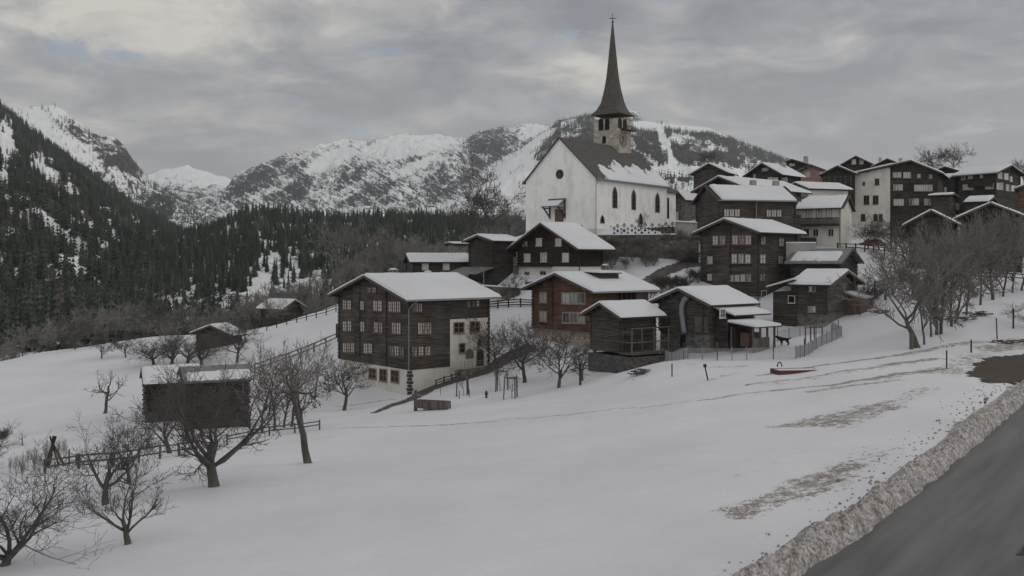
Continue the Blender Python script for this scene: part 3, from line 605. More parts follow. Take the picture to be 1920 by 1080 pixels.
class House:
    def __init__(s, name, label, Y, phi, xl, xc, xr, yb, ye, ya, gable='L', cat='house', group=None, og=.9, oe=.9, wall=None, wname='timber_wall', asym=None, deep=3.0, fw=None, fl=None):
        s.phi = RAD(phi); s.C = P(xc, yb, Y); s.gable = gable; s.og, s.oe = og, oe
        s.root = empty(name, s.C, s.phi, label, cat, group)
        s.Wl = s.face('L', xl, yb)[0]; s.Wr = s.face('R', xr, yb)[0]
        s.Wl = s.Wl if 1.5 < s.Wl < 24 else 9; s.Wr = s.Wr if 1.5 < s.Wr < 24 else 9
        s.W, s.L = (s.Wl, s.Wr) if gable == 'L' else (s.Wr, s.Wl)
        s.W = fw or s.W; s.L = fl or s.L
        s.ze = (yb-ye)/F*Y
        s.sr = s.W*(asym or .5)
        s.zr = s.zplane(s.sr, ya); s.wall = wall or TIM_D
        s.kn = (s.zr-s.ze)/s.sr; s.kf = s.kn if not asym else (s.zr-s.ze)/(s.W-s.sr)
        s.kn = max(s.kn, .12); s.kf = max(s.kf, .12)
        s.deep = deep; s.ye = yb
    def loc(s, p): p = Vector(p)-s.C; c, q = math.cos(s.phi), math.sin(s.phi); return Vector((p.x*c+p.y*q, -p.x*q+p.y*c, p.z))
    def face(s, f, px, py, off=0.0):
        o = s.loc((0, 0, 0)); d = s.loc(s.C+Vector(((px-960)/F, 1, (HY-py)/F)))
        t = (-off-o.x)/d.x if f == 'L' else (-off-o.y)/d.y
        h = o+d*t; return (h.y if f == 'L' else h.x), h.z
    def zplane(s, sr, py):              # height of the gable apex seen at photo row py
        p = s.pt(sr, -s.og, 0); c, q = math.cos(s.phi), math.sin(s.phi)
        wx, wy = s.C.x+p.x*c-p.y*q, s.C.y+p.x*q+p.y*c
        return (HY-py)/F*wy-s.C.z-.35
    def pt(s, a, r, z):                 # a across the gable, r along the ridge
        return Vector((r, a, z)) if s.gable == 'L' else Vector((a, r, z))
    def part(s, mb, name, mat, parent=None, smooth=False): return mb.build(name, mat, parent or s.root, smooth)
    def walls(s, base=None, bmat=None, bname='stone_base', inset=.06, corner=True, split=()):
        zb = -s.deep; mb = MB(); z0 = zb
        if base is not None:
            zt = base; b = MB(); b.box(*s.pt(0, 0, zb), *s.pt(s.W, s.L, zt)); s.part(b, bname, bmat or PL_W); z0 = zt; i = inset
        else: i = 0
        W_, L_ = s.W, s.L
        poly = [s.pt(-i, -i, z0), s.pt(W_+i, -i, z0), s.pt(W_+i, -i, s.zr-s.kf*(W_-s.sr)), s.pt(s.sr, -i, s.zr), s.pt(-i, -i, s.zr-s.kn*s.sr)]
        mb.prism(poly, s.pt(0, L_+2*i, 0)); s.part(mb, s.wn if hasattr(s, 'wn') else ('timber_wall' if corner else 'wall'), s.wall)
        if corner:
            cols = [(0, 0), (W_, 0), (0, L_)]+[(q*W_, 0) for q in split]
            for a, r in cols:
                c = MB(); z = z0+.05; k = 0; ht = s.zr-(s.kn*(s.sr-a) if a < s.sr else s.kf*(a-s.sr))-.15
                while z < ht:
                    e = .20 if k % 2 else .13
                    if a in (0, W_) and r in (0, L_):
                        sa = -1 if a == 0 else 1; sr_ = -1 if r == 0 else 1
                        c.box(*s.pt(a+sa*(i+e), r-.1*sr_-(0 if 1 else 0), z), *s.pt(a-sa*.1, r+sr_*(i+.02), z+.17)); c.box(*s.pt(a-sa*.1, r+sr_*(i+e), z+.02), *s.pt(a+sa*(i+.02), r-sr_*.05, z+.19))
                    else: c.box(*s.pt(a-.1, -i-e, z), *s.pt(a+.1, 0, z+.17))
                    z += .21; k += 1
                s.part(c, 'corner_logs' if a in (0, W_) else 'partition_logs', s.wall)
    def roof(s, mat=None, th=.16, snow=.26, cover=None, fascia=True, og2=None, purl=True, oef=None, near_l=0, snow_edge=.08, sides=(0, 1)):
        oe = s.oe; og = s.og; og2 = og if og2 is None else og2; oef = oe if oef is None else oef
        mb = MB(); sn = []
        for side in (0, 1):
            k = s.kn if side == 0 else s.kf; e = (-oe if side == 0 else s.W+oef); zE = s.zr-k*abs(e-s.sr)
            a, b = (s.sr, e); n = .001 if side == 0 else -.001
            mb.prism([s.pt(s.sr, -og, s.zr), s.pt(e, -og, zE), s.pt(e, -og, zE+th), s.pt(s.sr, -og, s.zr+th)], s.pt(0, s.L+og+og2, 0))
            sn.append((side, e, zE, k))
        if purl:
            for q in (0.0, .33, .66, .985, 1.34, 1.67, 2.0):
                a = s.sr*q if q <= 1 else s.sr+(s.W-s.sr)*(q-1); zz = s.zr-(s.kn*(s.sr-a) if a < s.sr else s.kf*(a-s.sr))
                mb.box(*s.pt(a-.09, -og+.08, zz-.24), *s.pt(a+.09, s.L+og2-.08, zz-.002))
        ro = s.part(mb, 'roof', mat or ROOFW)
        if fascia:
            for side, e, zE, k in sn:
                for r0, r1 in ((-og-.05, -og+.02-.021), (s.L+og2+.001, s.L+og2+.05)):
                    fb = MB(); fb.prism([s.pt(s.sr, r0, s.zr-.08), s.pt(e, r0, zE-.08), s.pt(e, r0, zE+th+.03), s.pt(s.sr, r0, s.zr+th+.03)], s.pt(0, r1-r0, 0))
                    s.part(fb, 'bargeboard', FASCIA, ro)
        if snow:
            V = []; Fc = []
            for side, e, zE, k in sn:
                if side not in sides: continue
                dist = abs(e-s.sr)*math.sqrt(1+k*k); na = max(8, int(dist/.16)); nr = max(10, int((s.L+og+og2)/.16)); q = np.linspace(0, 1, na); r = np.linspace(0, 1, nr)
                A, R_ = np.meshgrid(q, r, indexing='ij'); Ltot = s.L+og+og2; seed = int(abs(s.C.x*7+s.C.y*3))+side
                dA = (1-A)*dist; dR = np.minimum(R_, 1-R_)*Ltot
                wob = .07*fbm(R_*Ltot*1.1, A*2, seed, 3); dR = dR-.10*np.abs(fbm(A*dist*1.3, R_*3, seed+9, 3)); rg = .22*np.maximum(0, fbm(R_*Ltot*.9, A*0, seed+2, 4)); dT = A*dist; dA = np.where(side == 0, dA, dA)
                hgt = snow*np.sqrt(np.clip(1-np.exp(-np.maximum(0, dA-.02+wob*.4)/.10), 0, 1))*np.sqrt(np.clip(1-np.exp(-np.maximum(0, dR)/.07), 0, 1))*(1+.16*fbm(A*dist/1.6, R_*Ltot/1.6, seed+4, 3)-.0)*(1-.35*sstep(.25, .6, fbm(A*dist/2.5, R_*Ltot/2.5, seed+7, 3)))*np.clip(dT/np.maximum(rg, .02), 0, 1)**.5
                hgt = np.where(hgt < .012, -.02, hgt)
                if cover is not None:
                    cv = cover(side, A, R_, A*dist, R_*Ltot); hgt = np.where(cv > 0, hgt*np.clip(cv, 0, 1)+.0, -.03)
                a = s.sr+(e-s.sr)*A+(e-s.sr)/abs(e-s.sr)*np.where(A > .999, .0, 0); rr = -og-.04+(Ltot+.08)*R_
                zz = s.zr+th-k*np.abs(a-s.sr)+hgt+(.0)
                if s.gable == 'L': vx = np.stack([rr, a, zz], -1)
                else: vx = np.stack([a, rr, zz], -1)
                b = sum(len(x) for x in V); V.append(vx.reshape(-1, 3)); i = (np.arange(na-1)[:, None]*nr+np.arange(nr-1)[None]).ravel()+b
                f = np.c_[i, i+nr, i+nr+1, i+1]
                # orientation upward
                up = (side == 1) == (s.gable == 'L'); Fc.append(f if not up else f[:, ::-1])
            s.snowo = link('roof_snow', mesh_np('roof_snow', np.concatenate(V), np.concatenate(Fc), ROOFSNOW, True), ro)
        s.ro = ro; return s
    def win(s, f, rects, fm=None, pm=None, nx=2, ny=2, off=.06, name='window', fw=.09, mw=.035, q=.05):
        for r in rects:
            x0, y0, x1, y1 = r[:4]; n_ = r[4] if len(r) > 4 else nx
            ym = (y0+y1)/2; u0, _ = s.face(f, x0, ym, off); u1, _ = s.face(f, x1, ym, off)
            xm = (x0+x1)/2; _, za = s.face(f, xm, y0, off); _, zb = s.face(f, xm, y1, off)
            u0, u1 = min(u0, u1), max(u0, u1); w = max(.3, round((u1-u0)/q)*q); h = max(.3, round((za-zb)/q)*q)
            fr, pn = win_mesh(w, h, n_, ny, fm or FR_C, pm or GLASS, fw=fw, mw=mw)
            o = link(name, fr, s.root)
            # window local x runs to the viewer's right, -y outward
            if f == 'R': o.location = ((u0+u1)/2-w/2, -off, zb); o.rotation_euler = (0, 0, 0)
            else: o.location = (-off, (u0+u1)/2+w/2, zb); o.rotation_euler = (0, 0, -math.pi/2)
            link('pane', pn, o)
    def boxf(s, f, x0, y0, x1, y1, out, mat, name, off=.0, parent=None, zlow=None):
        ym = (y0+y1)/2; u0, _ = s.face(f, x0, ym, off); u1, _ = s.face(f, x1, ym, off); xm = (x0+x1)/2
        _, za = s.face(f, xm, y0, off); _, zb = s.face(f, xm, y1, off)
        if zlow is not None: zb = zlow
        a, b = (Vector((-off-out, min(u0, u1), zb)), Vector((.02, max(u0, u1), za))) if f == 'L' else (Vector((min(u0, u1), -off-out, zb)), Vector((max(u0, u1), .02, za)))
        return s.part(MB().box(*a, *b), name, mat, parent)
    def chimney(s, a, r, w, h, mat=None, cap=True, snow=True, d=None, name='chimney'):
        z = s.zr-(s.kn*(s.sr-a) if a < s.sr else s.kf*(a-s.sr)); d = d or w; mb = MB(); p = s.pt(a, r, 0)
        mb.box(p.x-w/2, p.y-d/2, z-.3, p.x+w/2, p.y+d/2, z+h)
        if cap:
            mb.box(p.x-w/2-.08, p.y-d/2-.08, z+h+.001, p.x+w/2+.08, p.y+d/2+.08, z+h+.08)
            for i in (-1, 1):
                for j in (-1, 1): mb.box(p.x+i*(w/2-.06)-.05, p.y+j*(d/2-.06)-.05, z+h+.081, p.x+i*(w/2-.06)+.05, p.y+j*(d/2-.06)+.05, z+h+.3)
            mb.box(p.x-w/2-.12, p.y-d/2-.12, z+h+.301, p.x+w/2+.12, p.y+d/2+.12, z+h+.38)
        o = s.part(mb, name, mat or STONE, s.ro if s.ro else s.root)
        if snow:
            t = z+h+(.381 if cap else .001); sm = MB().lathe([(w*.62, 0), (w*.6, .07), (w*.45, .14), (.05, .17)], 10, (p.x, p.y, t)); sm.build('chimney_snow', ROOFSNOW, o, True) if 0 else link('snow_cap', sm.mesh('snow_cap', ROOFSNOW, True), s.ro)
        return s
    def gutter(s, down=True, zb=.3, near=True, mat=None):
        k = s.kn; e = -s.oe-.06; zE = s.zr-k*(s.sr+s.oe); mb = MB()
        mb.tube([s.pt(e, -s.og, zE+.05), s.pt(e, s.L+s.og, zE+.02)], [.075, .075], 8)
        if down:
            r = -.28; A = [s.pt(e, r+.1, zE), s.pt(e*.55, r+.02, zE-.35), s.pt(-.18, r, zE-.8), s.pt(-.18, r, zb)]
            if s.gable == 'L': A = [s.pt(e, .3, zE), s.pt(e*.5, .15, zE-.35), s.pt(-.2, -.22, zE-.8), s.pt(-.2, -.22, zb)]
            mb.tube(A, [.055]*4, 8)
        s.part(mb, 'gutter', METAL if mat is None else mat); return s
def cr(ox, oy, sc, L): return [(ox+r[0]/sc, oy+r[1]/sc, ox+r[2]/sc, oy+r[3]/sc)+tuple(r[4:]) for r in L]
def c1(L): return cr(600, 480, 3.6, L)
def c2(L): return cr(940, 480, 4.153, L)
def c3(L): return cr(960, 20, 2.455, L)
def c4(L): return cr(1200, 380, 3.375, L)
def c5(L): return cr(1270, 270, 5.143, L)
def c6(L): return cr(1560, 270, 3.725, L)
def c7(L): return cr(740, 400, 3.31, L)
def house_a():
    h = House('timber_house', 'large four-storey dark timber house on a white plastered base, tallest in the foreground', 98, 40, 637, 768, 915, 744, 559, 513, og=1.15, oe=1.0, deep=4)
    zb = (744-694)/F*98
    h.walls(base=zb, bmat=PL_O, bname='plaster_base', split=(.3, .68))
    h.roof(snow=.30); h.gutter(zb=zb-.1)
    # plastered rear bay
    u0, _ = h.face('R', 843, 640); zt = h.face('R', 880, 597)[1]
    h.part(MB().box(u0, -.14, -4, h.L+.07, .02, zt), 'plaster_bay', PL_O)
    q = MB()
    for k in range(14):
        w = .45 if k % 2 else .30; z = -1.2+k*.36
        if z < zb-.1: q.box(-.035, -.035, z, w, .3, z+.30); q.box(-.034, -.034, z+.01, .3, w+.1, z+.29)
    h.part(q, 'quoin', STONE_D); q = MB()
    for k in range(24):
        w = .34 if k % 2 else .18; z = zt-.4-k*.36
        q.box(h.L+.02-w, -.17, z, h.L+.10, .3, z+.28)
    h.part(q, 'quoin', STONE_D)
    L1 = [(318,215,343,245),(350,215,378,245),(155,300,178,360),(184,300,210,360),(270,305,297,362),(360,305,386,368),(391,305,418,372),(462,308,486,374),(490,308,515,377),(519,308,543,377),
          (155,440,180,505),(186,440,212,505),(272,445,300,508),(365,448,391,515),(396,448,422,517),(485,452,512,523),(517,452,545,525),
          (155,588,178,650),(182,588,205,650),(210,588,232,650),(295,592,321,655),(326,592,352,655),(468,608,497,672),(502,610,531,672),(536,612,565,675)]
    h.win('L', c1(L1), FR_B, CURT, 2, 3, off=.10, fw=.07)
    h.win('R', c1([(617,322,640,375),(643,322,664,375),(667,322,687,375),(662,452,690,525),(695,452,720,525),(724,452,750,525),(622,614,654,672),(665,612,698,670),(710,610,745,668)]), FR_B, CURT, 2, 3, off=.10, fw=.07)
    h.win('R', c1([(990,305,1015,345),(1028,303,1045,340),(1055,302,1075,338)]), FR_B, CURT, 1, 2, off=.10, fw=.06)
    h.win('L', c1([(333,762,355,822),(358,764,378,826),(405,768,427,838),(430,770,450,843),(482,774,506,846),(510,776,530,850)]), FR_S, GLASS, 1, 2, off=.03, fw=.10)
    h.win('R', c1([(906,452,934,515),(938,452,968,514),(1016,447,1044,510),(1048,446,1075,508),(943,595,974,650)]), FR_S, GLASS, 1, 2, off=.17, fw=.11)
    # niche, arched doors
    def arch(x0, y0, x1, y1, nm, fm, dm, off):
        r = c1([(x0, y0, x1, y1)])[0]; ym = (r[1]+r[3])/2; u0_, u1_ = h.face('R', r[0], ym, off)[0], h.face('R', r[2], ym, off)[0]
        xm = (r[0]+r[2])/2; zt_, zb_ = h.face('R', xm, r[1], off)[1], h.face('R', xm, r[3], off)[1]; w = (u1_-u0_)/2; c = (u0_+u1_)/2
        def ring(k, kz): return [(c-w*k, zb_), (c+w*k, zb_)]+[(c+w*k*math.cos(a), zt_-w+w*kz*math.sin(a)) for a in [math.pi*j/10 for j in range(11)]]
        o = h.part(MB().prism([(x, -off-.06, z) for x, z in ring(1.3, 1.3)], (0, .06, 0)), nm, fm)
        h.part(MB().prism([(x, -off-.09, z) for x, z in ring(1.0, 1.0)], (0, .05, 0)), nm+'_leaf', dm, o)
    arch(988, 632, 1030, 690, 'niche', FR_S, flat('niche fresco', (.16, .145, .12), .9, .5, 4), .14)
    arch(1060, 635, 1100, 742, 'door', FR_S, WOODD, .14)
    arch(885, 755, 938, 812, 'cellar_door', FR_S, WOODD, .03)
    h.win('R', c1([(1068, 560, 1085, 605)]), FR_S, GLASS, 1, 1, off=.17, fw=.06)
    # stairs and rail up to the door
    st = MB(); r = c1([(940, 720, 1120, 770)])[0]; u0_, z0_ = h.face('R', r[0], r[1], .9); u1_, z1_ = h.face('R', r[2], r[3], .9)
    st.box(u0_, -1.2, -3, u1_+.5, -.16, z1_+.25); h.part(st, 'landing', STONE)
    rl = MB()
    for k in range(8): u = u0_+(u1_-u0_)*k/7; rl.box(u-.02, -1.18, z1_+.25, u+.02, -1.14, z1_+1.15)
    for zz in (1.15, .85, .55): rl.box(u0_, -1.18, z1_+zz, u1_, -1.14, z1_+zz+.03)
    h.part(rl, 'landing_rail', METAL)
    # balcony stub at the far left edge and plank under attic windows
    u, z = h.face('L', 637, 620); h.part(MB().box(-.1, h.W+.02, z-.8, .9, h.W+.75, z+.75), 'privy_bay', TIM_B)
    sl_ = MB()
    for (x0, y0, x1, y1) in c1([(455,375,548,383),(355,520,425,526),(462,678,570,686),(660,532,762,545),(148,652,236,660),(620,676,746,682)]):
        f = 'L' if x0 < 766 else 'R'; a = h.face(f, x0, y0, .2)[0]; b = h.face(f, x1, y0, .2)[0]; z = h.face(f, (x0+x1)/2, y1, .2)[1]
        if f == 'L': sl_.box(-.26, a, z, -.06, b, z+.1)
        else: sl_.box(a, -.26, z, b, -.06, z+.1)
    h.part(sl_, 'sill_board', WOOD)
    h.chimney(h.W*.62, h.L*.36, .75, .9, PL_G); h.chimney(h.W*.60, h.L*.80, .7, .5, STONE)
house_a()
def house_b():
    h = House('chalet', 'reddish brown timber chalet on a tan plastered base with a dormer in its snowy roof', 102, 40, 1000, 1113, 1212, 686, 543, 509, og=1.2, oe=1.1, wall=TIM_R, deep=4)
    zb = (686-624)/F*102
    h.walls(base=zb, bmat=PL_T, bname='plaster_base', split=(.66,)); h.roof(snow=.27); h.gutter(down=False)
    h.win('L', c2([(302,288,350,356),(476,292,528,365),(540,292,588,365),(598,292,650,365),(302,434,350,502),(480,447,528,515),(542,447,590,515),(600,447,648,518)]), FR_C, CURT, 2, 1, off=.08, fw=.12)
    h.win('L', c2([(425,170,448,195),(512,208,528,225)]), FR_B, GLASS, 1, 1, fw=.05)
    a, z = h.face('R', 1155, 560); b, _ = h.face('R', 1190, 560)
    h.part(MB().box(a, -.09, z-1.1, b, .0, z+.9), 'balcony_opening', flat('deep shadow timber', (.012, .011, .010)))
    pm = MB()
    for k in range(5): pm.box(a+(b-a)*k/4-.05, -.2, z-1.1, a+(b-a)*k/4+.05, -.1, z+.9)
    h.part(pm, 'balcony_post', TIM_R); h.part(MB().box(b+.1, -.16, z-1.2, h.L, -.07, z+.95), 'board_cladding', BOARD_R)
    # shed dormer on the near slope
    r0, r1 = h.L*.36, h.L*.72; a0 = h.sr*.98; a1 = h.sr*.42; zt = h.zr+.18; d = MB()
    d.prism([h.pt(a0, r0, zt-.1), h.pt(a1, r0, h.zr-h.kn*(h.sr-a1)), h.pt(a1, r0, zt-.12)], h.pt(0, r1-r0, 0)); dr = h.part(d, 'dormer', TIM_B)
    link('dormer_roof', MB().prism([h.pt(a0+.1, r0-.25, zt), h.pt(a1-.3, r0-.25, zt-.1), h.pt(a1-.3, r0-.25, zt+.0), h.pt(a0+.1, r0-.25, zt+.1)], h.pt(0, r1-r0+.5, 0)).mesh('dormer_roof', ROOFW), dr)
    link('dormer_snow', MB().prism([h.pt(a0, r0-.2, zt+.1), h.pt(a1-.25, r0-.2, zt+.0), h.pt(a1-.2, r0-.2, zt+.2), h.pt(a0, r0-.2, zt+.34)], h.pt(0, r1-r0+.4, 0)).mesh('dormer_snow', ROOFSNOW), dr)
    h.chimney(h.sr*.9, h.L*.74, .6, .8, STONE)
    h.part(MB().box(-.45, -.02, zb-.12, -.07, h.W+.3, zb+.02), 'plinth_ledge', STONE)
    return h
house_b()
def house_c():
    h = House('timber_tower_house', 'tall narrow brown timber house with reddish window frames between stone wall and barns', 115, 42, 1316, 1421, 1492, 592, 433, 407, og=1.1, oe=1.0, deep=4)
    zb = (592-556)/F*115
    h.walls(base=zb, bmat=PL_G, bname='stone_base', split=(.48,)); h.roof(snow=.25); h.gutter(mat=WOODD)
    FR = flat('reddish window frame', (.20, .13, .11), .85, .2, 5)
    h.win('L', c4([(462,212,492,265),(505,212,538,265),(585,208,618,262),(625,208,658,262),(668,208,702,262)]), FR, CURT, 2, 3, off=.1, fw=.1)
    h.win('L', c4([(428,340,458,385),(582,328,612,380),(625,328,655,380),(668,328,698,380),(428,452,454,492),(570,460,592,495),(602,458,628,496),(638,456,664,496),(674,456,700,496)]), FR_C, CURT, 2, 2, off=.1, fw=.05)
    h.win('R', c4([(765,212,795,265),(880,225,910,275),(760,328,795,382),(875,338,905,385),(755,450,795,495)]), FR_B, CURT, 2, 2, off=.1, fw=.05)
    h.win('R', c4([(768,560,797,605)]), FR_W, GLASS, 2, 1, off=.03); h.boxf('R', *c4([(805,555,830,655)])[0], .05, WOODD, 'door')
    sl_ = MB()
    for (x0, y0, x1, y1) in c4([(455,270,545,280),(580,268,705,280),(565,385,705,398),(585,500,690,508),(415,488,460,500)]):
        a = h.face('L', x0, y0, .2)[0]; b = h.face('L', x1, y0, .2)[0]; z = h.face('L', (x0+x1)/2, y1, .2)[1]; h.part(MB().box(-.30, a, z, -.06, b, z+.12), 'flower_shelf', WOODD)
house_c()
def house_d():
    h = House('chalet', 'brown timber chalet on a white base just below the church front', 121, 40, 972, 1087, 1128, 528, 461, 415, og=1.4, oe=1.2, wall=timber('brown chalet timber', (.020, .014, .012), (.085, .058, .046)), deep=4)
    zb = (528-500)/F*121
    h.walls(base=zb, bmat=PL_O, bname='plaster_base', split=()); h.roof(snow=.27); h.gutter(mat=WOODD, zb=-.5)
    h.win('L', c7([(800,177,820,200),(880,157,912,200),(1000,157,1034,200),(1097,174,1115,195),(806,252,840,298),(908,248,942,298),(1043,248,1079,298)]), FR_W, CURT, 2, 2, off=.1, fw=.07)
    h.win('L', c7([(808,365,834,420),(905,362,938,398)]), FR_C, GLASS, 2, 1, off=.03)
    st = MB()
    for a in (.12, .82):
        a *= h.W; zz = h.zr-abs(a-h.sr)*h.kn; st.bar(h.pt(a, -.12, zz-1.6), h.pt(a, -h.og+.1, zz-.2), .14)
    h.part(st, 'eaves_brace', WOODD)
    h.part(MB().box(-.5, h.W*.42, zb-.1, -.07, h.W+.2, zb+.06), 'plinth_ledge', STONE_D)
    h.part(MB().box(-.25, h.W-.05, -4, 1.2, h.W+.9, h.ze-1.4), 'stone_annex', STONE)
house_d()
def granary():
    h = House('granary', 'small old granary on staddle stones with an open railed platform', 91, 36, 1108, 1163, 1228, 660, 590, 564, og=.8, oe=.9, wall=TIM_G, cat='granary', deep=.1)
    h.walls(base=None, split=()); h.roof(snow=.26)
    s = MB().box(-.2, -1.6, -4.5, h.L+.2, h.W+.2, -.40); h.part(s, 'stone_base', masonry('dark rubble', (.045, .045, .047), (.11, .108, .105)))
    pt_ = MB()
    for x, y in ((.3, .3), (h.L-.3, .3), (.3, h.W-.3), (h.L-.3, h.W-.3), (.3, -1.3), (h.L-.3, -1.3)): pt_.lathe([(.16, -.42), (.12, -.25), (.30, -.22), (.30, -.15), (.1, -.14)], 8, (x, y, 0))
    h.part(pt_, 'staddle_stone', STONE_D)
    h.part(MB().box(-.1, -1.75, -.2, h.L+.3, -.05, -.1), 'platform', WOOD)
    r = MB()
    for x in (-.05, h.L*.28, h.L*.62, h.L+.2): r.box(x-.06, -1.74, -.1, x+.06, -1.62, 2.4 if x > 0 else 2.2)
    for z in (.95, 2.3): r.box(-.1, -1.72, z, h.L+.3, -1.64, z+.12)
    r.box(-.1, -1.72, -.05, h.L+.3, -1.64, .08); r.bar((-.06, -1.6, 2.1), (-.06, h.W*.9, 1.0), .09); r.bar((-.14, -1.6, 1.), (-.14, h.W*1.0, 1.), .1)
    h.part(r, 'railing', WOOD); h.part(MB().box(h.L*.10, -.05, .1, h.L*.92, .01, 2.5), 'doorway', TIM_B)
granary()
def barn_o():
    h = House('barn', 'weathered barn with a fat grey duct pipe curving down its gable', 92, 38, 1238, 1332, 1400, 664, 568, 537, og=1.0, oe=.9, wall=TIM_G, cat='barn')
    zb = (664-628)/F*92
    h.walls(base=zb, bmat=masonry('greyish boulder wall', (.07, .065, .06), (.17, .16, .145)), split=(.12,)); h.roof(snow=.26)
    pp = [h.face('L', x, y, .45) for x, y in ((1290,556),(1283,562),(1279,572),(1278,586),(1280,602),(1282,618),(1283.5,624))]
    h.part(MB().tube([Vector((-.45, u, z)) for u, z in pp], [.27]*7, 12), 'duct_pipe', METAL, smooth=True)
    h.boxf('L', *c4([(145,722,190,822)])[0], .10, WOODD, 'hatch'); h.boxf('L', *c4([(350,722,432,822)])[0], .10, WOOD, 'hatch')
    h.boxf('L', *c4([(255,835,288,912)])[0], .04, flat('dark opening', (.01, .01, .01)), 'doorway')
    # side extension with its own low roof
    x0 = .6; x1 = x0+5.2; e = MB().box(x0, -1.7, zb-2.5, x1-1.2, -.05, h.ze-1.3); h.part(e, 'side_shed', TIM_B)
    h.win('R', c4([(510,678,536,724)]), FR_W, GLASS, 2, 2, off=1.75)
    rs = MB().prism([(x0-.3, .2, h.ze-.55), (x0-.3, -2.7, h.ze-1.25), (x0-.3, -2.7, h.ze-1.13), (x0-.3, .2, h.ze-.43)], (x1-x0+.6, 0, 0)); ro = h.part(rs, 'shed_roof', ROOFW)
    link('shed_snow', MB().prism([(x0-.25, .1, h.ze-.45), (x0-.25, -2.65, h.ze-1.12), (x0-.25, -2.55, h.ze-.92), (x0-.25, .1, h.ze-.22)], (x1-x0+.5, 0, 0)).mesh('shed_snow', ROOFSNOW), ro)
    return h
HB = barn_o()
def open_shed():
    h = House('open_shed', 'low open-fronted shed with snowy lean-to roof at the barn yard', 88, 38, 1372, 1412, 1452, 652, 615, 606, og=.4, oe=.5, wall=TIM_B, cat='shed')
    mb = MB()
    for x in (0, h.L*.33, h.L*.66, h.L):
        for y in (0, h.W): h.part(MB().box(x-.08, y-.08, -1, x+.08, y+.08, h.ze), 'post', WOOD)
    h.part(MB().box(-.05, -.05, -1, h.L*.75, .06, .9), 'front_boards', WOOD); h.part(MB().box(0, h.W-.1, -1, h.L, h.W+.05, h.ze-.05), 'back_boards', WOODD)
    h.part(MB().box(h.L*.2, h.W*.4, 0, h.L*.7, h.W*.8, 1.3), 'firewood', flat('stacked logs', (.12, .08, .06), .9, .6, 8)); h.ro = None
    r = h.part(MB().prism([(-.4, -.6, h.ze), (-.4, h.W+.3, h.ze+.35), (-.4, h.W+.3, h.ze+.45), (-.4, -.6, h.ze+.1)], (h.L+.8, 0, 0)), 'roof', ROOFW)
    link('roof_snow', MB().prism([(-.35, -.55, h.ze+.1), (-.35, h.W+.25, h.ze+.45), (-.3, h.W+.2, h.ze+.66), (-.3, -.45, h.ze+.32)], (h.L+.7, 0, 0)).mesh('roof_snow', ROOFSNOW), r)
open_shed()
def house_g():
    h2 = House('timber_house', 'dark timber house gable with a long low roof behind the longest snowy roof', 139, 40, 1318, 1400, 1500, 470, 350, 328, og=1.5, oe=1.2, wall=TIM_D)
    h2.walls(split=()); h2.roof(snow=.25)
    h2.win('L', c5([(283,550,303,606),(307,550,328,606),(283,686,303,746),(307,686,328,746)]), FR_W, CURT, 1, 3, off=.08, fw=.05)
    h = House('timber_longhouse', 'wide dark timber house with the long plain snowy roof and two rows of three windows', 131, 12, 1336, 1349, 1491, 474, 372, 344, fw=8, og=.55, oe=.7, wall=TIM_D)
    h.walls(split=(), base=None); h.roof(snow=.26, cover=lambda sd, A, R_, a, r: np.where((a > .35+.25*fbm(r/1.5, a, 5, 3)) & (r > .7+.0*a) & (r < r.max()-.7), 1, 0.)); h.gutter(down=False, mat=METAL)
    k = MB(); u, z = h.face('R', 1415, 372); k.tube([Vector((u, -.7, h.ze-.2)), Vector((u+.15, -.2, h.ze-.8)), Vector((u+.15, -.2, h.ze-5))], [.07]*3, 8); h.part(k, 'downpipe', METAL)
    h.win('R', c5([(452,630,497,697),(505,630,547,697),(557,630,600,697),(862,637,902,700),(912,637,952,700),(962,637,1003,700)]), FR_B, flat('bright curtain', (.52, .52, .50), .8, .2, 4), 2, 1, off=.08, fw=.06)
    h.part(MB().box(h.L+.02, .1, -3, h.L+1.0, 2.5, 5.5), 'stair_bay', TIM_B)
    for px in (1435, 1479):
        u, _ = h.face('R', px, 345); h.chimney(h.W*.55, u+.3, .75, 1.15, PL_G, cap=False)
house_g()
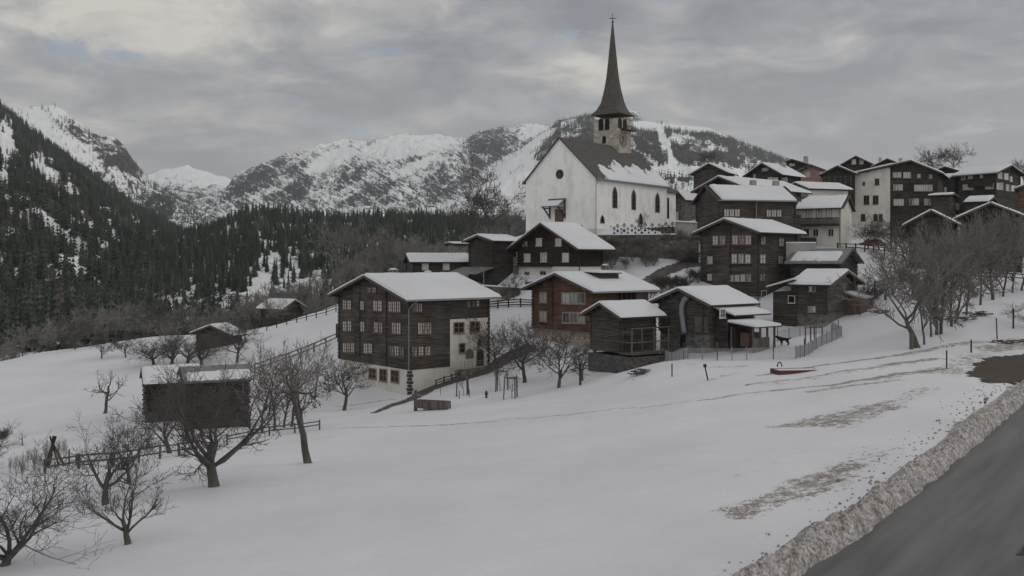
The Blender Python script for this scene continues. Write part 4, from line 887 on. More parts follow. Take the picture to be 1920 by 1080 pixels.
def house_h():
    h = House('plaster_house', 'small white plastered house with a dark timber balcony across its front', 137, 60, 1493, 1577, 1597, 466, 388, 364, gable='R', og=.45, oe=.7, wall=PL_O)
    h.walls(corner=False); h.roof(snow=.24, cover=lambda sd, A, R_, a, r: np.where((a > .3) & (r < r.max()-.35+0*a) & (r > .5), 1, 0.) * np.where((r > r.max()-1.6+a*.5), 0, 1), purl=False)
    h.win('L', c5([(1248,625,1292,712),(1346,638,1388,712),(1443,620,1486,712)]), FR_B, CURT, 2, 1, off=.05, fw=.05)
    h.win('L', c5([(1222,823,1268,886),(1314,823,1358,886),(1460,823,1503,886)]), FR_W, GLASS, 2, 1, off=.05, fw=.05)
    (x0, y0, x1, y1) = c5([(1140, 712, 1560, 780)])[0]; a = h.face('L', x1, y1, .8)[0]; b = h.face('L', x0, y0, .8)[0]; z1 = h.face('L', x1, y0, .8)[1]; z0 = h.face('L', x1, y1, .8)[1]
    m = MB().box(-1.15, a, z0-.1, -.02, b, z0+.05); h.part(m, 'balcony_floor', WOODD); rl = MB(); n = int((b-a)/.14)
    for k in range(n+1): y = a+(b-a)*k/n; rl.box(-1.14, y-.045, z0+.051, -1.1, y+.045, z1)
    rl.box(-1.18, a, z1, -1.06, b, z1+.08); rl.box(-1.18, a, z0+.051, -1.15, b, z0+.2); h.part(rl, 'balcony_rail', WOODD)
    h.part(MB().tube([Vector((-.12, .15, h.ze-.2)), Vector((-.12, .15, 0))], [.06, .06], 8), 'downpipe', METAL)
    h.part(MB().box(-2.2, h.W*0+3.5, -2, -.05, h.L, 1.6), 'lower_terrace', WOODD)
house_h()
def house_i():
    h = House('half_plaster_house', 'broad gabled house, left half cream plaster and right half blackened timber', 157, 60, 1590, 1757, 1800, 470, 322, 298, fl=11, og=.9, oe=1.0, wall=TIM_B, asym=.28, deep=4)
    h.walls(split=(.28,)); h.roof(snow=.26, oef=1.0)
    u, _ = h.face('L', 1669, 400, .1); z0 = -4
    poly = [(-.12, u, z0), (-.12, h.W+.02, z0), (-.12, h.W+.02, h.zr-h.kf*(h.W-h.sr)-.12), (-.12, u, h.zr-h.kf*(u-h.sr)-.12)]
    h.part(MB().prism(poly, (.11, 0, 0)), 'plaster_wall', PL_O)
    h.win('L', c6([(427,198,452,233),(458,198,482,233),(500,198,524,236),(528,198,552,236),(597,210,617,235),(680,216,697,238),(430,284,458,322),(464,284,492,322),(577,286,605,327),(609,286,637,327),(641,286,668,327),(672,286,700,327),(432,386,464,428),(468,386,500,428),(542,382,572,425),(576,382,606,425),(645,384,666,425),(670,384,690,425)]), FR_C, CURT, 2, 1, off=.1, fw=.05)
    h.win('L', c6([(302,244,328,284),(217,266,228,286),(224,362,258,420),(288,362,322,418),(205,492,230,536),(293,492,317,536),(329,492,351,536)]), FR_B, GLASS, 2, 1, off=.14, fw=.06)
house_i()
def house_p():
    h = House('timber_house', 'dark timber house at the far right with cream-framed windows on two sides', 166, 36, 1797, 1866, 1912, 400, 323, 307, gable='R', og=.8, oe=.8, wall=TIM_B, deep=5)
    h.walls(split=()); h.roof(snow=.28)
    h.win('L', c6([(905,217,926,247),(954,210,978,238),(1037,215,1050,233),(917,286,938,316),(942,286,962,316),(965,286,984,316),(1072,276,1090,310),(1092,276,1108,310),(1110,276,1126,310)]), FR_W, CURT, 1, 1, off=.1, fw=.07)
    h.win('R', c6([(1160,200,1188,238),(1204,207,1231,246),(1245,230,1258,260),(1150,274,1170,314),(1173,275,1192,315),(1217,285,1235,324),(1252,292,1278,326)]), FR_W, CURT, 1, 1, off=.1, fw=.07)
    h.gutter(down=False)
    h.part(MB().box(-.5, .3, h.ze-2.4, -.06, h.L*.7, h.ze-1.7), 'gallery', WOODD)
house_p()
def simple(name, label, Y, phi, xl, xc, xr, yb, ye, ya, gable='L', wall=None, cat='house', snow=.25, base=None, bmat=None, wins=(), og=.7, oe=.7, corner=True, chim=(), cover=None, pane=None, fm=None, asym=None, mat=None, deep=3., group=None, fw=None, fl=None):
    h = House(name, label, Y, phi, xl, xc, xr, yb, ye, ya, fw=fw, fl=fl, gable=gable, wall=wall or TIM_D, cat=cat, og=og, oe=oe, asym=asym, deep=deep, group=group)
    h.walls(base=((yb-base)/F*Y if base else None), bmat=bmat or STONE, corner=corner, split=()); h.roof(mat=mat, snow=snow, cover=cover)
    for f, R_, nx, ny in wins: h.win(f, R_, fm or FR_W, pane or CURT, nx, ny, off=.09 if not base else .1, fw=.05)
    for c in chim: h.chimney(h.W*c[0], h.L*c[1], c[2], c[3], c[4] if len(c) > 4 else PL_G, cap=len(c) > 5)
    return h
ST2 = masonry('brown rubble', (.085, .075, .065), (.20, .175, .15))
e = simple('barn', 'low timber barn on a rubble base with a board lean-to on its right side', 99, 52, 1494, 1548, 1604, 610, 533, 504, 'R', TIM_G, 'barn', base=590, bmat=ST2, og=.8, oe=.8, fm=FR_C,
       wins=(('L', c4([(1072,530,1088,560),(1093,530,1110,560),(1066,658,1085,690),(1092,658,1110,690)]), 1, 1),))
e.part(MB().box(-.2+.0, e.L, -3, 4.0, e.L+2.6, e.ze-.9), 'left_annex', TIM_B)
ra = e.part(MB().prism([(-1.0, e.L+.01, e.ze+.35), (-1.0, e.L+3.2, e.ze-.55), (-1.0, e.L+3.2, e.ze-.45), (-1.0, e.L+.01, e.ze+.45)], (3.4, 0, 0)), 'annex_roof', ROOFW)
link('annex_snow', MB().prism([(-.9, e.L+.02, e.ze+.45), (-.9, e.L+3.1, e.ze-.44), (-.9, e.L+3.1, e.ze-.25), (-.9, e.L+.02, e.ze+.68)], (3.2, 0, 0)).mesh('annex_snow', ROOFSNOW), ra)
e.win('L', c4([(940, 590, 978, 632)]), FR_W, GLASS, 1, 1, off=.26, fw=.06)
u0 = e.W*.62
e.part(MB().box(u0, -1.8, -3, e.W+.9, -.07, 0.75), 'lean_to_base', ST2)
e.part(MB().box(u0+.05, -1.75, .751, e.W+.85, -.07, 2.6), 'lean_to', BOARD_R)
rl_ = e.part(MB().prism([(u0-.3, .1, 3.2), (u0-.3, -2.2, 2.6), (u0-.3, -2.2, 2.7), (u0-.3, .1, 3.3)], (e.W+1.4-u0, 0, 0)), 'lean_to_roof', ROOFW)
link('lean_to_snow', MB().prism([(u0-.25, .0, 3.28), (u0-.25, -2.15, 2.71), (u0-.25, -2.05, 2.9), (u0-.25, .0, 3.5)], (e.W+1.3-u0, 0, 0)).mesh('lean_to_snow', ROOFSNOW), rl_)
simple('barn', 'dark barn with a half-snowed grey shingle roof behind the lean-to barn', 112, 52, 1485, 1572, 1606, 545, 490, 462, 'R', TIM_B, 'barn', mat=GREYROOF, cover=lambda sd, A, R_, a, r: np.where((A > .33+.05*fbm(r, a, 3, 2)) & (A < .86+.05*fbm(r*2, a, 8, 2)) & (r > .9) & (r < r.max()-.5), 1, 0.) if sd == 1 or sd == 0 else 0)
simple('barn', 'dark timber barn with low snowy gable behind the bare trees, left of two', 124, 62, 1706, 1788, 1812, 480, 417, 391, 'L', TIM_G, 'barn', og=1.0, oe=1.0)
simple('barn', 'wide dark barn gable behind the densest bare trees, right of two', 122, 62, 1802, 1915, 1960, 500, 405, 377, 'L', TIM_B, 'barn', og=1.0, oe=1.1)
h = simple('barn', 'tall windowless dark barn left of the brown chalet below the church', 129, 40, 880, 925, 967, 512, 451, 438, 'L', TIM_B, 'barn', og=.7, oe=.8)
aw = h.part(MB().prism([(-2.0, -.4, -.15), (-2.0, h.W+.6, -.15), (-2.0, h.W+.6, -.07), (-2.0, -.4, -.07)], (.01, 0, 0)), 'awning_edge', GREYROOF)
h.part(MB().prism([(-.05, -.3, .75), (-3.2, -.3, -.15), (-3.2, -.3, -.05), (-.05, -.3, .85)], (0, h.W+1.8, 0)), 'awning', GREYROOF)
simple('cottage', 'low dark cottage with a wide flat snowy roof at the village edge', 134, 12, 763, 775, 880, 514, 491, 474, 'L', TIM_B, 'cottage', og=.6, oe=.8, fm=FR_W, wins=(('R', c7([(172,308,208,348),(302,308,338,348)]), 2, 2),), chim=((.7, .42, .4, .4),))
simple('stone_hut', 'small stone hut with a thin snowy roof behind the low cottage', 146, 30, 838, 852, 874, 480, 457, 452, 'L', STONE, 'hut', corner=False, og=.4, oe=.4, snow=.18)
simple('barn', 'isolated dark hay barn on the crest of the snowy field', 168, 60, 490, 530, 566, 600, 577, 560, 'R', TIM_B, 'barn', og=.7, oe=.8)
simple('barn', 'small hay barn half hidden by pruned trees on the left field', 132, 62, 369, 436, 452, 665, 627, 607, 'L', TIM_D, 'barn', og=.8, oe=.8)
# large barn behind the big tree
simple('barn', 'big dark barn with grey eaves hidden behind the densest fruit tree', 74, 24, 338, 352, 465, 800, 714, 683, 'L', TIM_B, 'barn', fw=5, og=.35, oe=.5, mat=GREYROOF, cover=lambda sd, A, R_, a, r: np.where((A > .56+.05*fbm(r, a, 3, 2)) & (r > .5), 1, 0.), deep=5)
simple('barn', 'barn wing with a broad snowy roof left of the big dark barn', 80, 24, 262, 276, 372, 800, 718, 686, 'L', TIM_D, 'barn', fw=5, og=.35, oe=.6, deep=5)
# upper village
simple('barn', 'plain dark barn at the top left corner of the upper village', 163, 60, 1302, 1360, 1376, 372, 322, 304, 'L', TIM_G, 'barn', og=.6, oe=.7)
simple('timber_house', 'dark chalet with a right-sloping snowy roof and row of windows above the long roof', 160, 45, 1402, 1464, 1500, 390, 325, 303, 'L', TIM_B, chim=((.35, .75, .7, .9),), og=.8, oe=.8, asym=.5,
       wins=(('L', c5([(820,232,875,255),(735,295,750,325)]), 2, 1), ('L', c5([(875,325,915,360),(922,325,968,360),(1010,330,1055,360)]), 3, 1)))
simple('timber_house', 'dark gable with two tiny windows and a square chimney on the skyline', 186, 60, 1458, 1514, 1522, 345, 308, 296, 'L', TIM_B, chim=((.1, .3, .8, 1.5),), snow=.12, wins=(('L', c5([(1085,190,1102,208),(1110,190,1128,208)]), 1, 1),))
simple('pink_house', 'pinkish plastered house with a brown gable in the upper village', 168, 60, 1496, 1548, 1556, 360, 320, 306, 'L', PL_P, corner=False, snow=.10, wins=(('L', c5([(1232,268,1278,318),(1372,268,1400,312)]), 2, 1),))
hh = simple('timber_house', 'dark gable with an open wooden gallery rail across its front', 162, 60, 1544, 1600, 1610, 356, 324, 308, 'L', TIM_B, snow=.16)
g_ = MB()
for z in (2.0, 2.5, 3.0): g_.box(-.5, .3, z-.7, -.42, hh.W-.2, z-.62)
for k in range(6): y = .3+(hh.W-.5)*k/5; g_.box(-.52, y-.05, .8, -.42, y+.05, 2.5)
hh.part(g_, 'gallery_rail', WOOD)
simple('timber_house', 'black gable with two pale square windows, highest on the skyline', 188, 60, 1578, 1634, 1650, 340, 307, 290, 'L', TIM_B, snow=.14, wins=(('L', c5([(1685,150,1720,192),(1758,148,1793,190)]), 1, 1),))
simple('timber_house', 'dark gable with two slim chimneys just behind the half plaster house', 178, 60, 1640, 1690, 1702, 340, 309, 295, 'L', TIM_B, snow=.14, chim=((.85, .2, .5, 1.4), (.1, .3, .6, 1.3)))
simple('cottage', 'cream cottage with crossing snowy roofs tucked behind the white balcony house', 150, 18, 1508, 1516, 1590, 385, 353, 340, 'L', PL_O, 'cottage', fw=6, corner=False, og=.5, oe=.7)
simple('timber_house', 'small dark gable peeking out beside the bare tree on the skyline', 184, 50, 1757, 1788, 1800, 350, 318, 310, 'L', TIM_B, snow=.2, og=.5, oe=.5)
simple('annex_house', 'dark timber annex with a snowy roof between the two big right houses', 172, 40, 1762, 1790, 1812, 390, 332, 323, 'R', TIM_B, snow=.2, og=.4, oe=.5, wins=(('L', c6([(763,305,797,338)]), 2, 1),))
q_ = simple('balcony_cabin', 'small cabin with a railed balcony under a flat snowy roof', 150, 50, 1764, 1778, 1812, 410, 366, 360, 'R', TIM_G, 'cabin', fw=3.6, fl=2.5, snow=.2, og=.5, oe=.6)
q_.part(MB().box(.1, -1.2, 1.4, q_.W, -1.1, 2.5), 'balcony_rail', WOOD)
simple('shed', 'dark shed with a thick snowy roof below the far right house', 148, 50, 1812, 1850, 1868, 405, 378, 366, 'R', TIM_B, 'shed', snow=.3, og=.4, oe=.4)
simple('timber_house', 'timber house cut off by the right edge of the view', 150, 60, 1910, 1990, 2000, 430, 350, 335, 'L', TIM_R)
simple('stone_house', 'small grey stone house with a snowy roof between church and barn', 158, 40, 1262, 1285, 1310, 400, 372, 355, 'L', STONE, corner=False, snow=.22, og=.5, oe=.5)
# ------------------------------------------------------------ church
def church():
    h = House('church', 'white church with a steep dark slate roof partly covered by sliding snow', 136, 50, 986, 1117, 1250, 440, 331, 254, wall=PL_W, cat='church', og=.25, oe=.45, deep=4)
    h.walls(corner=False)
    def cov(sd, A, R_, a, r):
        e = .60+.34*fbm(r/1.1, a/2.5, 4, 4)+.10*fbm(r/.4, a/.5, 14, 3)+.9*sstep(.22, .05, R_)
        return np.where((A > e) & (R_ > .10+.05*fbm(r, a, 6, 2)), 1, 0.) if sd == 0 else np.where(A > .8, 1, 0.)
    h.roof(mat=SLATE, snow=.22, cover=cov, fascia=True, purl=False); h.gutter(mat=METAL, zb=0)
    def lancet(f, x0, y0, x1, y1, off=.0, nm='window', bar=True):
        ym = (y0+y1)/2; a = h.face(f, x0, ym, off)[0]; b = h.face(f, x1, ym, off)[0]; xm = (x0+x1)/2; zt = h.face(f, xm, y0, off)[1]; zb = h.face(f, xm, y1, off)[1]; c = (a+b)/2; w = abs(b-a)/2
        def ring(k, e): return [(c-w*k, zb-e), (c+w*k, zb-e), (c+w*k, zt-w*1.6), (c+w*k*.72, zt-w*.75+e*.5), (c, zt+e), (c-w*k*.72, zt-w*.75+e*.5), (c-w*k, zt-w*1.6)]
        T = (lambda u, z, d: (u, -off-d, z)) if f == 'R' else (lambda u, z, d: (-off-d, u, z)); ex = (0, .05, 0) if f == 'R' else (.05, 0, 0)
        o = h.part(MB().prism([T(u, z, .05) for u, z in ring(1.0, .0)], ex), nm, FR_S)
        g = MB().prism([T(u, z, .08) for u, z in ring(.66, -.12)], ex); o2 = g.build('pane', GLASS, o)
        if bar:
            m = MB(); p = T(c-.03, zb+.1, .11); q = T(c+.03, zt-.3, .08); m.box(*p, *q)
            for k in range(1, 5): z = zb+(zt-zb)*k/5; m.box(*T(c-w*.6, z, .11), *T(c+w*.6, z+.04, .085))
            m.build('window_bar', FR_B, o)
    for r in c3([(461,808,485,910),(549,822,570,918),(658,836,680,930)]): lancet('R', *r)
    for r in c3([(446,988,463,1015),(582,930,602,985)]): lancet('R', *r, nm='low_door', bar=False)
    lancet('R', *c3([(405,938,426,980)])[0], nm='niche', bar=False)
    lancet('L', *c3([(313,985,330,1008)])[0], nm='low_door', bar=False)
    u, z = h.face('L', 960+220/2.455, 20+753/2.455); ring = MB(); pts = []
    for k in range(20):
        a0, a1 = 6.2832*k/20, 6.2832*(k+1)/20
        ring.prism([(-.06, u+r*math.cos(a), z+r*math.sin(a)) for r, a in ((.72, a0), (.72, a1), (.5, a1), (.5, a0))], (.06, 0, 0))
    ro_ = h.part(ring, 'oculus', STONE_D); MB().prism([(-.03, u+.5*math.cos(6.2832*k/20), z+.5*math.sin(6.2832*k/20)) for k in range(20)], (.03, 0, 0)).build('pane', GLASS, ro_)
    MB().box(-.07, u-.03, z-.5, -.035, u+.03, z+.5).box(-.068, u-.5, z-.03, -.036, u+.5, z+.03).build('window_bar', FR_B, ro_)
    # porch roof over the west door
    (x0, y0, x1, y1) = c3([(152, 868, 250, 910)])[0]; a = h.face('L', x1, y0, 0)[0]; b = h.face('L', x0, y0, 1)[0]; zt = h.face('L', 1050, y0, 0)[1]; zd = h.face('L', x0+8, y1, 1.9)[1]
    a, b = min(a, b), max(a, b)
    pr = h.part(MB().prism([(-.02, a, zt), (-2.0, a, zt-1.25), (-2.0, a, zt-1.13), (-.02, a, zt+.12)], (0, b-a, 0)), 'porch_roof', SLATE)
    link('porch_snow', MB().prism([(-.7, a+.1, zt-.3), (-1.95, a+.1, zt-1.09), (-1.9, a+.1, zt-.85), (-.8, a+.1, zt-.18)], (0, b-a-.2, 0)).mesh('porch_snow', ROOFSNOW), pr)
    br = MB()
    for y in (a+.2, b-.2): br.bar((-.06, y, zt-2.7), (-1.7, y, zt-1.25), .16); br.box(-.2, y-.08, zt-2.9, -.02, y+.08, zt-.1); br.box(-1.9, y-.08, zt-1.42, -.06, y+.08, zt-1.27)
    h.part(br, 'porch_brace', WOODD)
    (x0, y0, x1, y1) = c3([(200, 905, 235, 985)])[0]; a2 = h.face('L', x1, y0, .1)[0]; b2 = h.face('L', x0, y0, .1)[0]
    h.part(MB().box(-.25, min(a2, b2), zt-5.5, -.01, max(a2, b2), zt-1.5), 'door', FR_B)
    # choir with polygonal end
    m = 1.5; x0 = h.L; Lc = 8.5; W0, W1 = m, h.W-m; ze = h.ze-.9; zr = h.zr-2.4; hw = (W1-W0)/2
    foot = [(x0-.1, W0), (x0+Lc-3, W0), (x0+Lc, W0+hw*.6), (x0+Lc, W1-hw*.6), (x0+Lc-3, W1), (x0-.1, W1)]
    h.part(MB().prism([(x, y, -4) for x, y in foot], (0, 0, ze+4)), 'choir_wall', PL_W)
    cr_ = MB(); o = .4; f2 = [(x0-.1, W0-o), (x0+Lc-3+.2, W0-o), (x0+Lc+o, W0+hw*.55), (x0+Lc+o, W1-hw*.55), (x0+Lc-3+.2, W1+o), (x0-.1, W1+o)]
    ap = (x0+Lc-3.2, h.W/2, zr); rb = (x0-4.5, h.W/2, zr); i = len(cr_.v)
    cr_.v += [(x, y, ze-.1) for x, y in f2]+[ap, rb]; n = i+6
    cr_.v[0] = (x0-4.5, W0-o, ze-.1); cr_.v[5] = (x0-4.5, W1+o, ze-.1)
    cr_.f += [(i, i+1, n, n+1), (i+1, i+2, n), (i+2, i+3, n), (i+3, i+4, n), (i+4, i+5, n+1, n), (i+5, i, n+1), (i+5, i+4, i+3, i+2, i+1, i)]
    h.part(cr_, 'choir_roof', SLATE)
    # choir lancet and buttress
    h.part(MB().box(x0+2.6, W0-.05, ze-4.4, x0+3.3, W0+.02, ze-.9), 'choir_window', FR_S); h.part(MB().box(x0+2.75, W0-.08, ze-4.3, x0+3.15, W0-.051, ze-1.1), 'choir_pane', GLASS)
    h.part(MB().box(x0+Lc-.5, W0+1, -4, x0+Lc+2.2, W0+3.5, ze-3.0), 'sacristy', PL_W)
    h.part(MB().box(-.06, -.06, -4, h.L+.02, .03, .9), 'wall_plinth', PL_O)
    h.part(MB().box(-.065, -.05, -4, -.0, h.W, .9), 'wall_plinth', PL_O)
    return h
CH = church()
def tower():
    # square stone tower with flared eight-sided slate spire
    Y = 150; C = P(1160, 440, Y); phi = RAD(55)
    h = House('church_tower', 'square pale stone bell tower with clock and very tall flared needle spire', Y, 55, 1113.5, 1160, 1183.5, 440, 222, 215, cat='tower', wall=STONE_L)
    w1, w2 = h.W, h.L; H = h.ze+.1
    h.part(MB().box(0, 0, -3, w2, w1, H), 'tower_wall', STONE_L)
    cx, cy = w2/2, w1/2; tip = (440-34)/F*(Y+4)
    prof_px = [(1.20, 218), (1.02, 208), (.80, 192), (.58, 168), (.43, 145), (.31, 115), (.20, 85), (.10, 58), (.045, 44), (.02, 40)]
    s = MB(); n = 8; hw = w1/2; rings = []
    for k, (r, y) in enumerate(prof_px):
        z = (440-y)/F*(Y+4); sq = max(0, 1-k/2.2); ring = []
        for j in range(16):
            a = 6.28318*j/16; c, q = math.cos(a), math.sin(a)
            # square at the eaves, octagon above
            rs = 1/max(abs(c), abs(q)); ro = math.cos(math.pi/8)/math.cos((a+math.pi/8) % (math.pi/4)-math.pi/8)
            R_ = hw*r*(rs*sq+ro*1.04*(1-sq)); ring.append((cx+c*R_*(w2/w1 if sq > .5 else 1), cy+q*R_, z))
        rings.append(ring)
    for ring in rings: s.v += ring
    for k in range(len(rings)-1):
        for j in range(16): j2 = (j+1) % 16; s.f.append((k*16+j, k*16+j2, k*16+16+j2, k*16+16+j))
    s.f.append(tuple(range(15, -1, -1))); s.f.append(tuple(range((len(rings)-1)*16, len(rings)*16)))
    sp = h.part(s, 'spire', flat('spire shingles', (.085, .078, .070), .85, .35, 3.0))
    zt = (440-41)/F*(Y+4); f = MB(); f.tube([Vector((cx, cy, zt-.6)), Vector((cx, cy, zt+1.0))], [.05, .04], 6)
    f.lathe([(.02, -.22), (.18, -.12), (.22, 0), (.18, .12), (.02, .22)], 10, (cx, cy, zt-.1)); f.box(cx-.62*.64, cy-.05, zt+.38, cx+.62*.64, cy+.05, zt+.5)
    f.bar((cx-.4, cy+.5, zt+.44), (cx+.4, cy-.5, zt+.44), .09); f.box(cx-.05, cy-.05, zt+.9, cx+.05, cy+.05, zt+1.15)
    link('cross', f.mesh('cross', flat('gilt iron', (.12, .10, .07), .5)), sp)
    def opening(f_, x0, y0, x1, y1, arch=True):
        (x0, y0, x1, y1) = c3([(x0, y0, x1, y1)])[0]; ym = (y0+y1)/2; a, b = h.face(f_, x0, ym)[0], h.face(f_, x1, ym)[0]; a, b = min(a, b), max(a, b); c = (a+b)/2; w = (b-a)/2
        xm = (x0+x1)/2; zt_, zb_ = h.face(f_, xm, y0)[1], h.face(f_, xm, y1)[1]
        P_ = [(c-w, zb_), (c+w, zb_)]+[(c+w*math.cos(math.pi*j/8), zt_-w+w*math.sin(math.pi*j/8)) for j in range(9)]
        T = (lambda u, z, d: (u, -d, z)) if f_ == 'R' else (lambda u, z, d: (-d, u, z)); ex = (0, .05, 0) if f_ == 'R' else (.05, 0, 0)
        fr = h.part(MB().prism([T(c+(u-c)*1.25, z+(.12 if z > zb_+.1 else -.05), .05) for u, z in P_], ex), 'bell_opening', STONE_D)
        MB().prism([T(u, z, .09) for u, z in P_], ex).build('louvre', flat('opening dark', (.015, .014, .013)), fr)
    for r in [(401,500,419,550),(430,498,447,548),(418,580,431,610)]: opening('L', *r)
    for r in [(490,497,503,540),(512,502,526,545)]: opening('R', *r)
    u, z = h.face('R', 960+511/2.455, 20+588/2.455); rr = 1.35
    d = MB().prism([(u+rr*math.cos(6.2832*k/28), -.08, z+rr*math.sin(6.2832*k/28)) for k in range(28)], (0, .075, 0)); ck = h.part(d, 'clock', flat('clock face', (.20, .165, .14), .8, .25, 2))
    mk = MB()
    for k in range(12):
        a = 6.2832*k/12; c, q = math.cos(a), math.sin(a); mk.bar((u+c*1.0, -.10, z+q*1.0), (u+c*1.25, -.10, z+q*1.25), .11, .03)
    for k in range(28): a, b = 6.2832*k/28, 6.2832*(k+1)/28; mk.bar((u+.85*math.cos(a), -.10, z+.85*math.sin(a)), (u+.85*math.cos(b), -.10, z+.85*math.sin(b)), .05, .03)
    mk.build('numeral_ring', flat('pale clock marks', (.42, .39, .34), .7), ck)
    hd = MB(); hd.bar((u, -.13, z), (u-.75*.5, -.13, z+.75*.4), .10, .02); hd.bar((u, -.14, z), (u-.55, -.14, z-.9), .07, .02); hd.build('clock_hand', flat('clock hands', (.03, .025, .02)), ck)
    _, zb = h.face('R', 1170, 20+547/2.455); bl = MB().box(.6, -.75, zb-.1, w2+.1, -.01, zb+.02)
    for k in range(9): x = .65+(w2-.6)*k/8; bl.box(x-.03, -.74, zb+.02, x+.03, -.69, zb+.55)
    bl.box(.6, -.76, zb+.55, w2+.1, -.68, zb+.62); h.part(bl, 'clock_gallery', WOODD)
tower()
# ------------------------------------------------------------ bare trees
ORD = ('first', 'second', 'third', 'fourth', 'fifth', 'sixth', 'seventh', 'eighth', 'ninth', 'tenth', 'eleventh', 'twelfth', 'thirteenth', 'fourteenth')
def rdir(rng): 
    while True:
        v = Vector((rng.uniform(-1, 1), rng.uniform(-1, 1), rng.uniform(-1, 1)))
        if .05 < v.length < 1: return v.normalized()
def tree_mesh(seed, th=.3, rt=.035, limbs=5, spread=.9, levels=4, nb=(5, 5, 5, 4), up=.10, wob=.22, ratio=.62, lean=(0, 0), stems=1, leader=True, twig=.0030, first=.42, droop=0.0, split=.5):
    rng = random.Random(seed); T = MB(); K = MB(); UP = Vector((0, 0, 1))
    def branch(p, d, L, r, lev):
        n = 5 if lev <= 1 else (4 if lev == 2 else 3); pts = [p.copy()]; dirs = [d.copy()]; rr = [r]
        for i in range(n):
            d = (d+rdir(rng)*wob*(.6 if lev == 0 else 1.0)+UP*(up if lev > 0 else .05)-UP*droop*(1 if lev >= 2 else 0)).normalized(); p = p+d*(L/n); pts.append(p.copy()); dirs.append(d.copy())
            rr.append(max(twig, r*(1-(.42 if lev == 0 else .72)*(i+1)/n)))
        if lev == 0: pts.insert(1, pts[0].lerp(pts[1], .22)); rr = [r*1.55, r*1.08]+rr[1:]; dirs.insert(1, dirs[0]); n = 6
        (T if lev <= 1 else K).tube(pts, rr, 8 if lev == 0 else (6 if lev == 1 else 3), cap=lev <= 1)
        if lev >= levels: return
        m = nb[lev] if lev else limbs
        for j in range(m):
            t = rng.uniform(.22 if lev else split, 1.0) if j < m-1 or (lev == 0 and not leader) else 1.0
            f = t*n; i = min(int(f), n-1); q = pts[i].lerp(pts[i+1], f-i); dd = dirs[i+1]
            side = dd.cross(rdir(rng)); side = side.normalized() if side.length > .05 else Vector((1, 0, 0))
            if lev == 0:
                a = 6.283*(j+rng.uniform(-.3, .3))/m; side = Vector((math.cos(a), math.sin(a), 0))
            ang = spread*rng.uniform(.6, 1.25) if t < .999 or lev == 0 else .25
            nd = (dd*math.cos(ang)+side*math.sin(ang)).normalized()
            wob_ = wob; rl = rr[i]*(.62 if lev == 0 else .58)*rng.uniform(.75, 1.1)
            nl = (first if lev == 0 else L*ratio)*rng.uniform(.65, 1.15)*(1.0 if t < .9 else 1.0)
            branch(q, nd, nl, max(twig, rl), lev+1)
    for s in range(stems):
        if stems == 1: p = Vector((0, 0, -.02)); d = Vector((lean[0], lean[1], 1)).normalized()
        else:
            a = 6.283*s/stems+rng.uniform(-.4, .4); p = Vector((math.cos(a)*.04, math.sin(a)*.04, -.02)); d = Vector((math.cos(a)*.35+lean[0], math.sin(a)*.35+lean[1], 1)).normalized()
        branch(p, d, th*(1 if stems == 1 else rng.uniform(.7, 1.2)), rt, 0)
    zs = np.array([v[2] for v in K.v]); top = np.percentile(zs, 99.5); k = 1/top
    for M_ in (T, K): M_.v = [(x*k, y*k, z*k) for x, y, z in M_.v]
    return T, K
TM = {}
def tmpl(key, **kw):
    if key not in TM:
        bark = kw.pop('bark', BARK); tw = kw.pop('tw', TWIG); T, K = tree_mesh(**kw); TM[key] = (T.mesh('trunk', bark, True), K.mesh('crown', tw))
    return TM[key]
STY = {
 'fruit': dict(th=.34, rt=.028, limbs=6, spread=1.0, nb=(5, 6, 6, 4), twig=.0024, up=.09, wob=.26, first=.42, ratio=.60),
 'round': dict(th=.33, rt=.028, limbs=7, spread=.95, nb=(5, 6, 5, 5), up=.06, wob=.20, first=.46, ratio=.62),
 'dense': dict(th=.30, rt=.036, limbs=8, spread=1.05, nb=(6, 7, 7, 6), up=.08, wob=.30, first=.50, ratio=.53, twig=.0013),
 'tall': dict(th=.42, rt=.015, limbs=6, spread=.85, nb=(5, 5, 5, 4), up=.07, wob=.32, first=.36, ratio=.58, split=.3),
 'tallwide': dict(th=.40, rt=.020, limbs=7, spread=.95, nb=(5, 6, 5, 4), up=.07, wob=.32, first=.42, ratio=.60, split=.3),
 'v': dict(th=.26, rt=.031, limbs=5, spread=.75, nb=(6, 6, 7, 4), twig=.0015, up=.12, wob=.26, first=.45, ratio=.54),
 'shrub': dict(th=.35, rt=.012, limbs=4, spread=.6, nb=(4, 5, 5, 4), up=.10, wob=.28, first=.40, ratio=.62, stems=6),
 'pruned': dict(th=.55, rt=.030, limbs=6, spread=1.35, nb=(6, 5, 4, 3), up=.10, wob=.38, first=.34, ratio=.50, levels=3),
}
def tree(x, y, top, style, seed, label, name='bare_tree', cat='tree', group=None, rot=None, wide=1.0, Y=None, mats=None, lean=(0, 0), **kw):
    p = hit(x, y) if Y is None else Vector(((x-960)/F*Y, Y, (HY-y)/F*Y))
    if Y is not None and Y == 0: pass
    H = (y-top)/F*p.y*1.02; k = dict(STY[style]); k.update(kw); k['seed'] = seed; k['lean'] = lean
    if mats: k['bark'], k['tw'] = mats
    t, c = tmpl((style, seed, lean, tuple(sorted((a, b) for a, b in kw.items())), mats[1].name if mats else ''), **k)
    r = empty(name, p, 0 if rot is None else rot, label, cat, group); r.scale = (H*wide, H*wide, H)
    link('trunk', t, r); link('crown', c, r); return r
